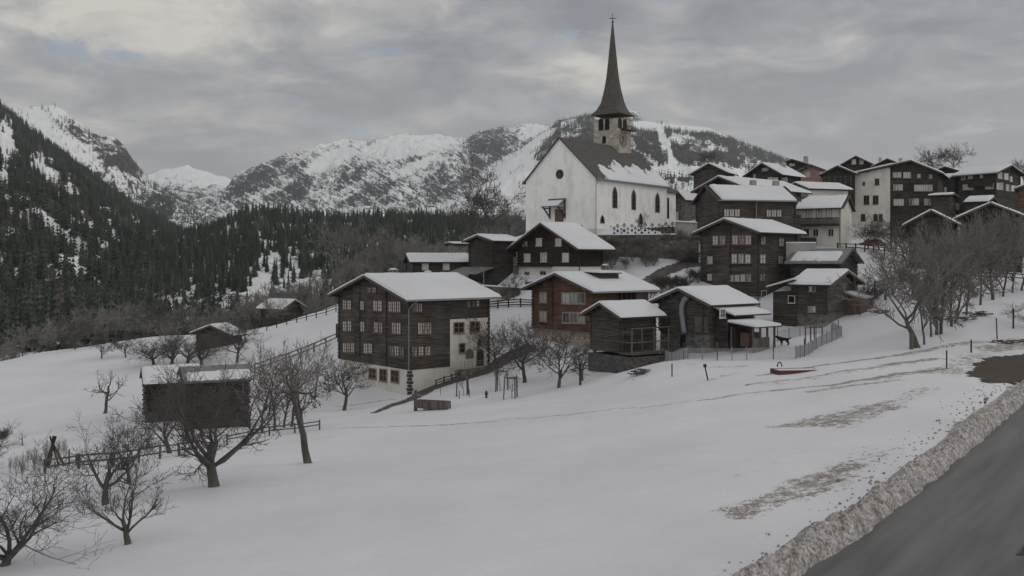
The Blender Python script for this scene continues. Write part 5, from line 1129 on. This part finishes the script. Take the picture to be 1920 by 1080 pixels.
# foreground orchard
tree(240, 1020, 872, 'v', 101, 'small fruit tree with a forked leaning trunk, nearest the bottom edge', 'fruit_tree', lean=(-.22, 0), wide=1.15)
tree(198, 945, 772, 'dense', 102, 'fruit tree with a straight trunk behind the forked one, before the rail fence', 'fruit_tree', wide=.85, limbs=5)
tree(242, 905, 778, 'fruit', 103, 'thin fruit tree just behind the fence rail at left', 'fruit_tree')
tree(402, 912, 672, 'dense', 104, 'broad dense old fruit tree with a thick trunk in front of the big dark barn', 'fruit_tree', wide=1.08)
tree(578, 868, 672, 'pruned', 105, 'gnarled pruned fruit tree with a leaning trunk and few branches on open snow', 'fruit_tree', lean=(-.06, 0), th=.66, limbs=4, levels=4, nb=(4,4,4,4), first=.26, ratio=.5, up=.07, twig=.0022)
tree(645, 770, 668, 'fruit', 106, 'small fruit tree at the left corner of the large dark house', 'fruit_tree', wide=1.1)
tree(197, 775, 694, 'pruned', 107, 'small tree with flat tiers of branches alone on the left field', 'fruit_tree', wide=1.1)
tree(191, 672, 622, 'fruit', 108, 'left one of two spreading fruit trees high on the left field', 'fruit_tree', wide=1.15)
tree(236, 670, 618, 'fruit', 109, 'right one of two spreading fruit trees high on the left field', 'fruit_tree', wide=1.15)
tree(141, 655, 590, 'round', 110, 'bare tree at the crest of the left field, leftmost on the ridge', wide=1.1)
tree(301, 629, 560, 'fruit', 111, 'bare tree on the crest just left of the half hidden hay barn', wide=1.1)
for k, (x, y, t) in enumerate(((288, 684, 625), (322, 684, 618), (352, 682, 622), (378, 684, 632))):
    tree(x, y, t, 'dense', 112+k % 2, ('leftmost', 'second', 'third', 'rightmost')[k]+' pruned fruit tree of the tangled row in front of the small hay barn', 'fruit_tree', group='pruned trees by the hay barn', rot=k*1.7, wide=1.25, th=.24)
tree(444, 680, 600, 'fruit', 116, 'bare fruit tree standing right of the small hay barn', 'fruit_tree')
tree(462, 644, 590, 'tall', 117, 'slim bare tree on the slope between the two hay barns')
for k, (x, y, t) in enumerate(sorted(((492, 812, 655), (514, 808, 640), (532, 802, 648), (547, 800, 636), (566, 806, 640), (505, 780, 650), (470, 800, 680), (590, 740, 640), (560, 770, 645)))):
    tree(x, y, t, 'tall', 118+k % 4, ORD[k]+' slender bare tree from the left in the clump between big barn and large house', group='slender clump', rot=k*1.3, wide=.85, lean=((-.12, .1)[k % 2], 0), nb=(4, 4, 4, 3), mats=(BARK, TWIGR), twig=.0022)
tree(318, 850, 700, 'v', 123, 'bare tree with two diverging trunks left of the dense fruit tree', lean=(-.15, 0))
tree(8, 1060, 842, 'dense', 124, 'wide low tree with long branches reaching in from the left edge', 'fruit_tree', wide=1.35, th=.14, lean=(.3, 0), limbs=9, first=.70, ratio=.54)
tree(-60, 900, 790, 'dense', 125, 'bare tree cut off by the left edge of the view', wide=1.2)
tree(42, 835, 806, 'pruned', 126, 'tiny bent stump of a pruned tree on the left field', 'fruit_tree', levels=2, lean=(-.35, 0))
tree(0, 838, 800, 'shrub', 127, 'small bare bush at the left edge beside the tiny stump', 'bush', 'bush')
for k in range(14):
    x = 20+k*7.5+(k % 3)*3; y = 888-k*2.6+(k % 4)*5
    tree(x, y, y-34-(k % 3)*6, 'shrub', 128, 'raspberry cane clump in the rows beside the pole tripod', 'cane_clump', 'canes', 'raspberry canes', rot=k*2.1, wide=.45, mats=(BARK, TWIGB), stems=4, nb=(3, 4, 3, 3))
# centre
tree(932, 700, 592, 'fruit', 131, 'gnarled dark fruit tree beside the plaster bay of the large house', 'fruit_tree', mats=(BARKD, TWIG))
tree(984, 717, 600, 'fruit', 132, 'crooked dark tree before the tan base of the reddish chalet', 'fruit_tree', mats=(BARKD, TWIG))
tree(1048, 727, 612, 'round', 133, 'round-crowned bare tree in front of the reddish chalet', 'fruit_tree', wide=1.2)
tree(1092, 714, 628, 'v', 134, 'thin bare tree beside the granary stone base')
tree(963, 562, 500, 'tall', 135, 'small bare tree above the rail fence behind the large house')
tree(1200, 432, 398, 'v', 136, 'little bare bush in front of the church side wall', 'bush', 'bush', Y=134)
tree(1412, 590+10, 560, 'shrub', 137, 'small bush at the foot of the tall timber house', 'bush', 'bush')
tree(918, 437, 286, 'tallwide', 138, 'tall spreading bare tree standing left of the church front', Y=158, wide=1.0, twig=.0022)
tree(872, 440, 340, 'tallwide', 139, 'bare tree behind the dark barn, left of the tallest church tree', Y=165, wide=1.1)
tree(955, 440, 372, 'round', 140, 'low reddish bare tree between tall tree and church wall', Y=160, wide=1.1, mats=(BARK, TWIGR))
tree(652, 520, 408, 'tallwide', 141, 'large hazy bare tree behind the large dark house roof', Y=175, wide=1.15, mats=(BARK, TWIGR), twig=.0019)
tree(730, 520, 432, 'round', 142, 'rounded reddish bare tree left of the low dark cottage', Y=180, wide=1.2, mats=(BARK, TWIGR))
tree(775, 500, 440, 'round', 143, 'bare tree rising behind the low dark cottage', Y=175, mats=(BARK, TWIGR))
tree(1752, 330, 276, 'tallwide', 144, 'left one of two large bare trees on the right skyline', Y=196, wide=1.0)
tree(1788, 330, 272, 'tallwide', 145, 'right one of two large bare trees on the right skyline', Y=198, wide=1.0)
tree(1921, 345, 300, 'round', 146, 'bare tree at the skyline by the right edge', Y=190)
tree(1330, 310, 285, 'round', 147, 'bare tree crown peeking above the plain dark corner barn', Y=215, wide=2)
tree(1628, 470, 412, 'fruit', 148, 'left one of two small fruit trees before the half plaster house', 'fruit_tree', Y=139)
tree(1648, 468, 405, 'fruit', 149, 'right one of two small fruit trees before the half plaster house', 'fruit_tree', Y=139)
tree(1672, 470, 402, 'fruit', 150, 'fruit tree beside the left gabled dark barn', 'fruit_tree', Y=136, wide=1.1)
tree(1693, 478, 425, 'round', 151, 'dark rounded bush tree at the left corner of the gabled barn', Y=126)
# dense row climbing the right meadow
row = [(1722,652,480,-.22),(1733,646,455,.02),(1746,632,450,.06),(1756,628,440,-.06),(1764,626,420,.02),(1790,606,415,.10),(1784,612,430,-.08),(1812,590,420,.05),(1838,572,405,.0),(1862,562,400,.06),(1880,556,398,-.04),(1898,548,405,.05),(1915,545,400,0),(1935,540,395,0)]
for k, (x, y, t, ln) in enumerate(row):
    lab = 'tall dense bare tree, '+ORD[k]+' of the row climbing the right meadow'
    if k == 0: lab = 'leaning bare tree with low branches sweeping left, first of the row on the right meadow'
    tree(x, y, t, 'tall' if k % 3 else ('tallwide' if k else 'v'), 160+(k % 5) if k else 159, lab, **(dict(rt=.021) if k == 0 else {}), name='bare_tree', cat='tree', group=None if k == 0 else 'tree row on the right meadow', rot=k*2.3 if k else 0, wide=.72 if k else 1.35, mats=(BARK, TWIGB), lean=(ln if k == 0 else round(ln, 1), 0), droop=.04 if k == 0 else 0)
for k, (x, y, t) in enumerate(((1660,562,470),(1675,552,455),(1692,528,440),(1712,560,470),(1702,505,420),(1738,540,450),(1768,520,430),(1800,510,430),(1832,500,420),(1860,500,415))):
    tree(x, y, t, 'tall' if k % 3 else 'tallwide', 170+k % 3, 'bare tree in the thicket between the village barns and the meadow row', group='thicket behind the meadow row', rot=k*1.9, wide=.95, mats=(BARK, TWIGB), nb=(4, 5, 4, 3))
tree(1925, 612, 570, 'round', 175, 'low twiggy bush at the right edge above the yard', 'bush', 'bush', wide=1.5)
tree(1632, 578, 528, 'shrub', 176, 'dark bush beside the board lean-to of the right barn', 'bush', 'bush', wide=.9, mats=(BARKD, TWIG))
# shrubs on the slope below the churchyard
rng = random.Random(5)
for k in range(26):
    x = 1128+(k % 13)*14.5+rng.uniform(-5, 5); y = 492+rng.uniform(-4, 16)-(0 if k < 13 else 22)-(x-1128)*.06
    tree(x, y, y-rng.uniform(18, 36), 'shrub', 180+k % 3, 'tangled brown shrub on the slope below the churchyard wall', 'bush', 'bush', 'shrubs under the churchyard', rot=k*1.1, wide=.95, Y=None if False else 126.5+(0 if k < 13 else 2), mats=(BARK, TWIGB))
for k in range(10):
    x = 1225+k*9+rng.uniform(-4, 4); y = 560-k*3+rng.uniform(-10, 6)
    tree(x, y, y-rng.uniform(18, 32), 'shrub', 180+k % 3, 'small twiggy bush on the snow bank beside the tall timber house', 'bush', 'bush', 'bushes on the snow bank', rot=k*1.7, wide=1.1)
# thicket below the wood, beyond the crest of the field
rng = random.Random(9)
for k in range(40):
    x = -20+k*16.8+rng.uniform(-6, 6); Y_ = rng.uniform(160, 235); crest = np.interp(x, [0, 60, 140, 200, 330, 480, 640], [683, 655, 635, 620, 622, 600, 585])
    y = crest+rng.uniform(-4, 22); t = y-rng.uniform(30, 58)
    tree(x, y, t, ('tall', 'tallwide', 'round')[k % 3], 190+k % 6, 'leafless tree in the brown thicket between snowy field and spruce wood', group='brown thicket below the wood', rot=rng.uniform(0, 6), wide=rng.uniform(1., 1.4), Y=Y_, mats=(BARK, TWIGR), nb=(4, 5, 4, 4), twig=.0036)
for k in range(34):
    x = 500+k*15+rng.uniform(-6, 6); Y_ = rng.uniform(165, 210); y = np.interp(x, [500, 640, 760, 980], [590, 545, 500, 455])+rng.uniform(-4, 12)
    tree(x, y, y-rng.uniform(34, 60), ('tall', 'tallwide', 'round')[k % 3], 190+k % 6, 'leafless reddish tree in the belt behind the village roofs', group='leafless belt behind the village', rot=rng.uniform(0, 6), wide=rng.uniform(1., 1.3), Y=Y_, mats=(BARK, TWIGR), nb=(4, 5, 4, 4), twig=.0036)
# ------------------------------------------------------------ fences, posts and small things
def rail_fence(name, pts, label, n, h=1.0, rails=(.45, .85), mat=WOODD, w=.10, cat='fence'):
    P_ = [hit(*p) for p in pts]; L = [0]
    for a, b in zip(P_[:-1], P_[1:]): L.append(L[-1]+(b-a).length)
    def at(s):
        for k in range(len(L)-1):
            if s <= L[k+1]+1e-6: t = (s-L[k])/(L[k+1]-L[k]); q = P_[k].lerp(P_[k+1], t); return onground(q.x, q.y)
        return P_[-1]
    r = empty(name, P_[0], 0, label, cat); Q = [at(L[-1]*k/(n-1))-P_[0] for k in range(n)]; rg = random.Random(n)
    for q in Q: MB().bar(q+Vector((rg.uniform(-.03, .03), 0, -.5)), q+Vector((rg.uniform(-.05, .05), rg.uniform(-.05, .05), h+rg.uniform(-.06, .08))), w*1.3).build('post', mat, r)
    for z in rails:
        for a, b in zip(Q[:-1], Q[1:]): MB().bar(a+Vector((0, -.09, z+rg.uniform(-.03, .03))), b+Vector((0, -.09, z+rg.uniform(-.03, .03))), w*.7, w).build('rail', mat, r)
    return r
rail_fence('rail_fence', [(85, 888), (240, 872), (370, 850)], 'weathered rail fence running left behind the foreground fruit trees', 7, .85, (.4, .75), WOOD, .08)
rail_fence('rail_fence', [(425, 835), (497, 818), (600, 806)], 'rail fence stretch right of the dense fruit tree trunk', 5, .7, (.4, .65), WOOD, .08)
rail_fence('rail_fence', [(478, 700), (560, 672), (634, 640)], 'double rail fence climbing the slope to the large dark house', 7, 1.2, (.6, 1.1), WOOD, .13)
rail_fence('rail_fence', [(914, 580), (950, 577), (1000, 577)], 'three-rail dark fence on the snow between the two big chalets', 5, 1.1, (.35, .65, .95), WOODD, .14)
rail_fence('rail_fence', [(818, 724), (838, 717), (862, 710)], 'short low fence along the dark path by the cellar door', 4, .75, (.3, .6), WOODD, .09)
rail_fence('rail_fence', [(500, 620), (560, 604), (630, 585)], 'thin fence line on the crest beside the isolated hay barn', 8, 1.0, (.5, .9), WOODD, .1)
rail_fence('rail_fence', [(1570, 470), (1640, 474), (1700, 480)], 'rail fence in front of the half plaster house', 8, 1.1, (.5, .95), WOODD, .12)
rail_fence('rail_fence', [(1640, 545), (1760, 520), (1930, 530)], 'long rail fence behind the trees on the right meadow', 14, 1.1, (.5, .95), WOODD, .12)
def wire_fence():
    P_ = [hit(*p) for p in ((1240, 672), (1290, 674), (1345, 676), (1400, 675), (1450, 674), (1492, 673), (1530, 655), (1578, 632), (1560, 622), (1500, 630), (1458, 640))]
    r = empty('mesh_fence', P_[0], 0, 'grey wire mesh fence with posts around the barn yard', 'fence'); mt = bpy.data.materials.new('wire mesh'); mt.use_nodes = True; nt = mt.node_tree; b = nt.nodes['Principled BSDF']
    b.inputs['Base Color'].default_value = (.30, .31, .33, 1); b.inputs['Roughness'].default_value = .6
    Q = []
    for a, c in zip(P_[:-1], P_[1:]):
        n = max(1, round((c-a).length/1.6))
        for k in range(n): q = a.lerp(c, k/n); Q.append(onground(q.x, q.y)-P_[0])
    Q.append(P_[-1]-P_[0])
    for k, q in enumerate(Q): MB().bar(q+Vector((0, 0, -.3)), q+Vector((0, 0, 1.15 if k % 3 else 1.6)), .07).build('post', METAL if k % 3 else WOOD, r)
    for a, c in zip(Q[:-1], Q[1:]):
        m = MB(); L = (c-a).length; n = int(L/.10)
        for z in np.arange(.08, 1.06, .10): m.bar(a+Vector((0, 0, z)), c+Vector((0, 0, z)), .018)
        for k in range(n): q = a.lerp(c, k/n); m.bar(q+Vector((0, .0, .06)), q+Vector((0, 0, 1.05)), .018)
        m.build('wire_panel', mt, r)
wire_fence()
def post(x, y, top, label, w=.10, mat=WOODD, lean=0, name='post', head=False):
    p = hit(x, y); H = (y-top)/F*p.y; r = MB(); r.bar((0, 0, -.3), (lean*H, 0, H), w)
    o = r.build(name, mat); o.location = p
    if head: m = MB().box(lean*H-.11, -.1, H-.05, lean*H+.11, .1, H+.18).build('cap', mat, o)
    tag(o, label, 'post'); return o
post(1260, 706, 682, 'thin dark post alone on the snow right of the granary', .09)
post(1329, 713, 687, 'dark post leaning left with a knob on top, on the snow bank', .09, lean=-.28, head=True)
post(1775, 691, 657, 'dark thin post beside the lower tyre tracks on the right meadow', .08)
post(1821, 661, 637, 'short dark post between the tyre tracks and the paved yard', .10)
post(1870, 636, 596, 'slightly crooked thin pole above the paved yard', .08, lean=-.05)
post(1900, 616, 578, 'straight dark post at the upper right of the meadow', .12)
post(1709, 655, 625, 'thick grey stump post next to the leaning meadow tree', .26, WOOD)
post(861, 748, 732, 'short stake right of the young tree frame', .08, WOOD)
post(826, 741, 722, 'low thin stake beside the path edge fence', .05, WOOD)
post(880, 745, 730, 'short stake next to the red hydrant', .07, WOOD)
post(1088, 722, 682, 'thick dark post behind the round-crowned tree', .2, WOODD)
def delineator():
    p = hit(1847, 778, 40); p = Vector((p.x, p.y, p.z+.25)); r = empty('road_marker_post', p, RAD(-35), 'white plastic roadside marker post with black band beside the snow bank', 'marker post')
    H = .85; MB().prism([(-.06, -.04, -.5), (.06, -.04, -.5), (.06, .06, -.5), (-.06, .06, -.5)], (0, 0, H+.5-.0)).build('post_body', flat('white plastic', (.62, .62, .62), .5, .05), r)
    MB().box(-.065, -.045, H-.45, .065, .065, H-.18).build('black_band', flat('black plastic', (.02, .02, .02), .5), r); MB().box(-.03, -.05, H-.38, .03, -.046, H-.24).build('reflector', flat('reflector', (.5, .5, .45), .2), r)
delineator()
def trough():
    p = hit(812, 768); r = empty('water_trough', p, RAD(-18), 'long mossy wooden water trough with snow inside, on the open snow', 'trough')
    m = MB(); L, w, hh = 2.9, .8, .75
    m.box(-L/2, -w/2, .1, L/2, -w/2+.12, hh); m.box(-L/2, w/2-.12, .1, L/2, w/2, hh); m.box(-L/2, -w/2+.121, .1, -L/2+.14, w/2-.121, hh); m.box(L/2-.14, -w/2+.121, .1, L/2, w/2-.121, hh); m.box(-L/2+.14, -w/2+.12, .1, L/2-.14, w/2-.12, .3)
    m.build('basin', WOOD, r); MB().box(-L/2+.15, -w/2+.13, .31, L/2-.15, w/2-.13, .62).build('snow_fill', ROOFSNOW, r)
    MB().box(-L/2-.25, -.12, -.3, -L/2-.02, .1, 1.55).build('spout_post', WOOD, r); MB().tube([Vector((-L/2-.02, 0, 1.2)), Vector((-L/2+.4, 0, 1.1))], [.04, .03], 8).build('spout', METAL, r)
    for x in (-.5, .6): MB().box(x-.2, -w/2-.05, -.3, x+.2, w/2+.05, .099).build('foot', STONE, r)
trough()
def hydrant():
    p = hit(912, 746); r = empty('hydrant', p, 0, 'small red hydrant standing in the snow near the young trees', 'hydrant'); red = flat('hydrant red', (.09, .03, .03), .5, .15)
    MB().lathe([(.14, -.2), (.14, .03), (.10, .05), (.09, .42), (.12, .44), (.12, .50), (.1, .58), (.04, .64)], 12).build('body', red, r, True); MB().tube([Vector((-.18, 0, .34)), Vector((.18, 0, .34))], [.06, .06], 8).build('outlet', red, r)
hydrant()
def sapling(x, y, top, label, seed):
    p = hit(x, y); H = (y-top)/F*p.y; r = empty('sapling_guard', p, seed, label, 'staked sapling')
    for a in (0, 2.09, 4.19):
        d = Vector((math.cos(a)*.75, math.sin(a)*.75, 0)); MB().bar(d+Vector((0, 0, -.3)), d*.85+Vector((0, 0, H*.78)), .09).build('stake', WOOD, r)
        e = Vector((math.cos(a+2.09)*.75, math.sin(a+2.09)*.75, 0)); MB().bar(d*.86+Vector((0, 0, H*.72)), e*.86+Vector((0, 0, H*.72)), .07).build('crossbar', WOOD, r)
    T, K = tree_mesh(seed+300, th=.5, rt=.014, limbs=5, spread=.6, nb=(4, 4, 3, 3), levels=3, twig=.004, first=.4); s = H*1.1
    for M_, nm, mt in ((T, 'trunk', BARK), (K, 'twigs', TWIG)): M_.v = [(a*s, b*s, c*s) for a, b, c in M_.v]; M_.build(nm, mt, r)
sapling(870, 742, 692, 'staked sapling with wooden frame beside the dark path, left of three', 1)
sapling(938, 733, 682, 'staked sapling with tall boards near the crooked dark trees, middle of three', 2)
sapling(960, 747, 694, 'staked sapling with a square frame on open snow, right of three', 3)
def tripod():
    p = hit(97, 875); r = empty('pole_tripod', p, 0, 'tripod of leaning wooden poles at the left field edge', 'pole tripod')
    for a, b in (((-.5, .2), (.15, 0)), ((.35, .3), (-.1, 0)), ((.05, -.5), (.05, .1)), ((-.25, -.2), (.25, 0)), ((.9, 0), (.1, .05))):
        MB().bar((a[0], a[1], -.3), (b[0], b[1], 1.75 if a[0] < .8 else 1.2), .09).build('pole', WOODD, r)
    for (x, z) in ((1.0, 1.0), (1.4, .7)): MB().bar((x, 0, -.3), (x, 0, z), .06).build('stake', WOODD, r)
tripod()
def platform():
    p = hit(1492, 697); r = empty('sandbox', p, RAD(8), 'low dark red rectangular frame filled with snow on the meadow', 'frame'); red = flat('dark red boards', (.11, .04, .042), .7, .2)
    L, w, hh = 3.4, 1.6, .20
    for b in ((-L/2, -w/2, L/2, -w/2+.1), (-L/2, w/2-.1, L/2, w/2), (-L/2, -w/2+.101, -L/2+.1, w/2-.101), (L/2-.1, -w/2+.101, L/2, w/2-.101)): MB().box(b[0], b[1], -.4, b[2], b[3], hh).build('side_board', red, r)
    MB().box(-L/2+.1, -w/2+.1, -.3, L/2-.1, w/2-.1, hh-.03).build('snow_fill', ROOFSNOW, r)
    m = MB(); m.tube([Vector((-1.2+.18*math.cos(math.pi*k/8), .2, .25+.35*math.sin(math.pi*k/8)+.12)) for k in range(9)], [.045]*9, 8); m.build('handle', flat('black metal', (.02, .02, .02), .5), r)
platform()
# retaining walls, churchyard and grave crosses
def wall_run(name, a, b, Y0, Y1, ytop0, ytop1, h, th, label, mat, cap=True):
    A = P(a, ytop0, Y0); B = P(b, ytop1, Y1); r = empty(name, (A.x, A.y, A.z-h), 0, label, 'wall'); A0 = Vector((0, 0, h)); B0 = B-Vector((A.x, A.y, A.z-h)); d = (B0-A0); n = Vector((d.y, -d.x, 0)).normalized()*th/2
    m = MB().prism([A0-n, A0+n, A0+n-Vector((0, 0, h)), A0-n-Vector((0, 0, h))], d); m.build('masonry', mat, r)
    if cap: m = MB().prism([A0-n*1.35, A0+n*1.35, A0+n*1.1+Vector((0, 0, .16)), A0-n*1.1+Vector((0, 0, .16))], d); m.build('snow_cap', ROOFSNOW, r)
    return r
WST = masonry('churchyard rubble', (.075, .07, .062), (.19, .175, .155), 1.8, (.09, .083, .075))
wall_run('retaining_wall', 1126, 1310, 130.5, 127, 449, 452, 6.5, .6, 'tall rubble retaining wall below the churchyard, partly behind shrubs', WST, False)
wall_run('churchyard_wall', 1120, 1272, 133, 131, 441, 440, 2.2, .5, 'low snow-capped wall in front of the row of grave crosses', WST)
wall_run('churchyard_wall', 1200, 1282, 139, 136, 428, 424, 1.4, .4, 'upper snow-capped wall close to the church side wall', WST)
wall_run('gate_wall', 1268, 1306, 132, 131, 416, 418, 6.0, 1.6, 'stout grey wall block at the churchyard corner', PL_G)
wall_run('terrace_wall', 1100, 985, 122, 124, 526, 528, 2.0, .5, 'low terrace wall below the white base of the brown chalet', WST)
wall_run('garden_wall', 905, 975, 124, 122, 536, 540, 1.6, .5, 'small snowy garden wall in front of the dark awning barn', WST)
wall_run('garden_wall', 1474, 1530, 118, 117, 456, 456, 2.2, .4, 'plain grey wall behind the half-snowed shingle roof', PL_G)
def cross_mesh():
    m = MB(); m.box(-.05, -.04, -.3, .05, .04, 1.15); m.box(-.30, -.035, .68, .30, .035, .80); m.bar((-.33, 0, .80), (0, 0, 1.28), .06, .12); m.bar((.33, 0, .80), (0, 0, 1.28), .06, .12); m.box(-.22, -.10, -.3, .22, .10, .12); return m.mesh('grave_cross', WOODD)
gx = cross_mesh(); rng = random.Random(3)
for k in range(20):
    row_ = k % 2; x = 1152+k*6.4+rng.uniform(-1, 1); Y_ = 134.3+row_*1.6-(x-1152)*.012; o = link('grave_cross', gx); q = P(x, 437-row_*5-(x-1152)*.02, Y_); o.location = q; s = rng.uniform(.55, .85); o.scale = (s, s, s)
    tag(o, 'small dark roofed grave cross in the snowy churchyard rows', 'grave cross', 'grave crosses')
def parked_car():
    p = P(1636, 466, 146); r = empty('parked_car', p, RAD(12), 'small parked car under snow before the half plaster house', 'car'); body = flat('dark red paint', (.12, .04, .035), .3, .1)
    prof = [(-2, .3), (-2, .78), (-1.75, .92), (-1.2, .95), (-.75, 1.4), (.75, 1.42), (1.35, .97), (1.95, .85), (2.05, .6), (2.0, .3)]
    MB().prism([(x, -.82, z) for x, z in prof], (0, 1.64, 0)).build('body', body, r); MB().prism([(-1.1, -.83, .96), (-.7, -.83, 1.34), (.7, -.83, 1.36), (1.2, -.83, .98)], (0, 1.66, 0)).build('windows', GLASS, r)
    MB().prism([(-.85, -.8, 1.40), (-.7, -.75, 1.58), (.7, -.75, 1.60), (.9, -.8, 1.41)], (0, 1.55, 0)).build('snow_cover', ROOFSNOW, r)
    for x in (-1.25, 1.3):
        for y in (-.84, .66):
            w = MB().prism([(x+.32*math.cos(6.283*k/14), y, .32+.32*math.sin(6.283*k/14)) for k in range(14)], (0, .18, 0)).build('wheel', flat('tyre', (.02, .02, .02), .8), r)
parked_car()
def dog():
    p = hit(1476, 648); r = bpy.data.meshes.new('dog')
    V = [(0,0,.62),(.32,0,.62),(.62,0,.64),(.86,0,.80),(1.05,0,.84),(1.22,0,.78),(-.18,0,.66),(-.42,0,.78),  # spine neck head muzzle tail
         (.55,.11,.40),(.57,.11,.20),(.58,.11,.02),(.50,-.11,.40),(.46,-.11,.20),(.50,-.11,.02),
         (.02,.12,.42),(-.10,.12,.24),(-.04,.12,.02),(-.02,-.12,.42),(-.16,-.12,.24),(-.10,-.12,.02),(1.02,.07,.95),(1.02,-.07,.95)]
    E = [(0,1),(1,2),(2,3),(3,4),(4,5),(0,6),(6,7),(2,8),(8,9),(9,10),(2,11),(11,12),(12,13),(0,14),(14,15),(15,16),(0,17),(17,18),(18,19),(4,20),(4,21)]
    R_ = [.17,.15,.19,.11,.10,.05,.06,.03,.09,.045,.04,.09,.045,.04,.11,.05,.04,.11,.05,.04,.03,.03]
    r.from_pydata(V, E, []); r.materials.append(flat('black fur', (.018, .016, .015), .9)); o = link('dog', r); o.location = p; o.rotation_euler = (0, 0, RAD(160))
    sk = o.modifiers.new('skin', 'SKIN')
    for k, v in enumerate(r.skin_vertices[0].data): v.radius = (R_[k], R_[k]); v.use_root = (k == 0)
    o.modifiers.new('sub', 'SUBSURF').levels = 1; o.modifiers['sub'].render_levels = 2
    tag(o, 'black dog standing on the snow inside the wire mesh yard', 'dog')
dog()
def yard_frame():
    p = hit(1520, 648); r = empty('garden_frame', p, 0, 'upright wooden posts with a rail inside the barn yard', 'post frame')
    for x in (-.5, .0, .35, 1.1): MB().bar((x, 0, -.3), (x, 0, 1.9), .10).build('post', BOARD_R, r)
    MB().bar((-.5, -.07, 1.7), (1.1, -.07, 1.75), .08).build('rail', WOOD, r)
yard_frame()
def log_pile(x, y, w, label):
    p = hit(x, y); r = MB(); rg = random.Random(int(x))
    for k in range(26): a = rg.uniform(-w/2, w/2); b = rg.uniform(-.4, .4); z = rg.uniform(.05, .45); d = Vector((rg.uniform(-1, 1), rg.uniform(-.4, .4), rg.uniform(-.1, .1))).normalized()*.45; r.tube([Vector((a, b, z))-d, Vector((a, b, z))+d], [.05, .035], 6)
    o = r.build('brushwood_pile', WOOD); o.location = p; tag(o, label, 'wood pile', kind='stuff')
log_pile(1800, 602, 3, 'heap of cut branches under the meadow tree row'); log_pile(1830, 592, 2.5, 'heap of logs at the foot of the upper meadow trees'); log_pile(1895, 645, 4, 'brushwood heap above the paved yard'); log_pile(1200, 702, 1.5, 'dark rubble heap poking out of the snow bank'); log_pile(1640, 590, 3, 'low dark wood stack behind the lean-to')
def street_lamp(x, y, top, Y, label):
    p = P(x, y, Y); H = (y-top)/F*Y; r = empty('street_lamp', p, 0, label, 'street lamp'); MB().tube([Vector((0, 0, -.5)), Vector((0, 0, H))], [.07, .05], 8).build('pole', METAL, r)
    MB().box(-.55, -.12, H-.05, .1, .12, H+.1).build('lamp_head', METAL, r)
street_lamp(907, 540, 503, 124, 'grey lamp post in front of the awning barn')
def build_haze():
    m = bpy.data.materials.new('haze'); m.use_nodes = True; nt = m.node_tree; nt.nodes.clear()
    o = nt.nodes.new('ShaderNodeOutputMaterial'); v = nt.nodes.new('ShaderNodeVolumePrincipled'); nt.links.new(v.outputs[0], o.inputs['Volume'])
    v.inputs['Color'].default_value = (.93, .95, 1, 1); v.inputs['Density'].default_value = 6e-5; v.inputs['Anisotropy'].default_value = .3
    mb = MB().box(-6000, -120, -420, 6000, 9200, 1600); ob = mb.build('haze', m); tag(ob, kind='stuff')
build_haze()
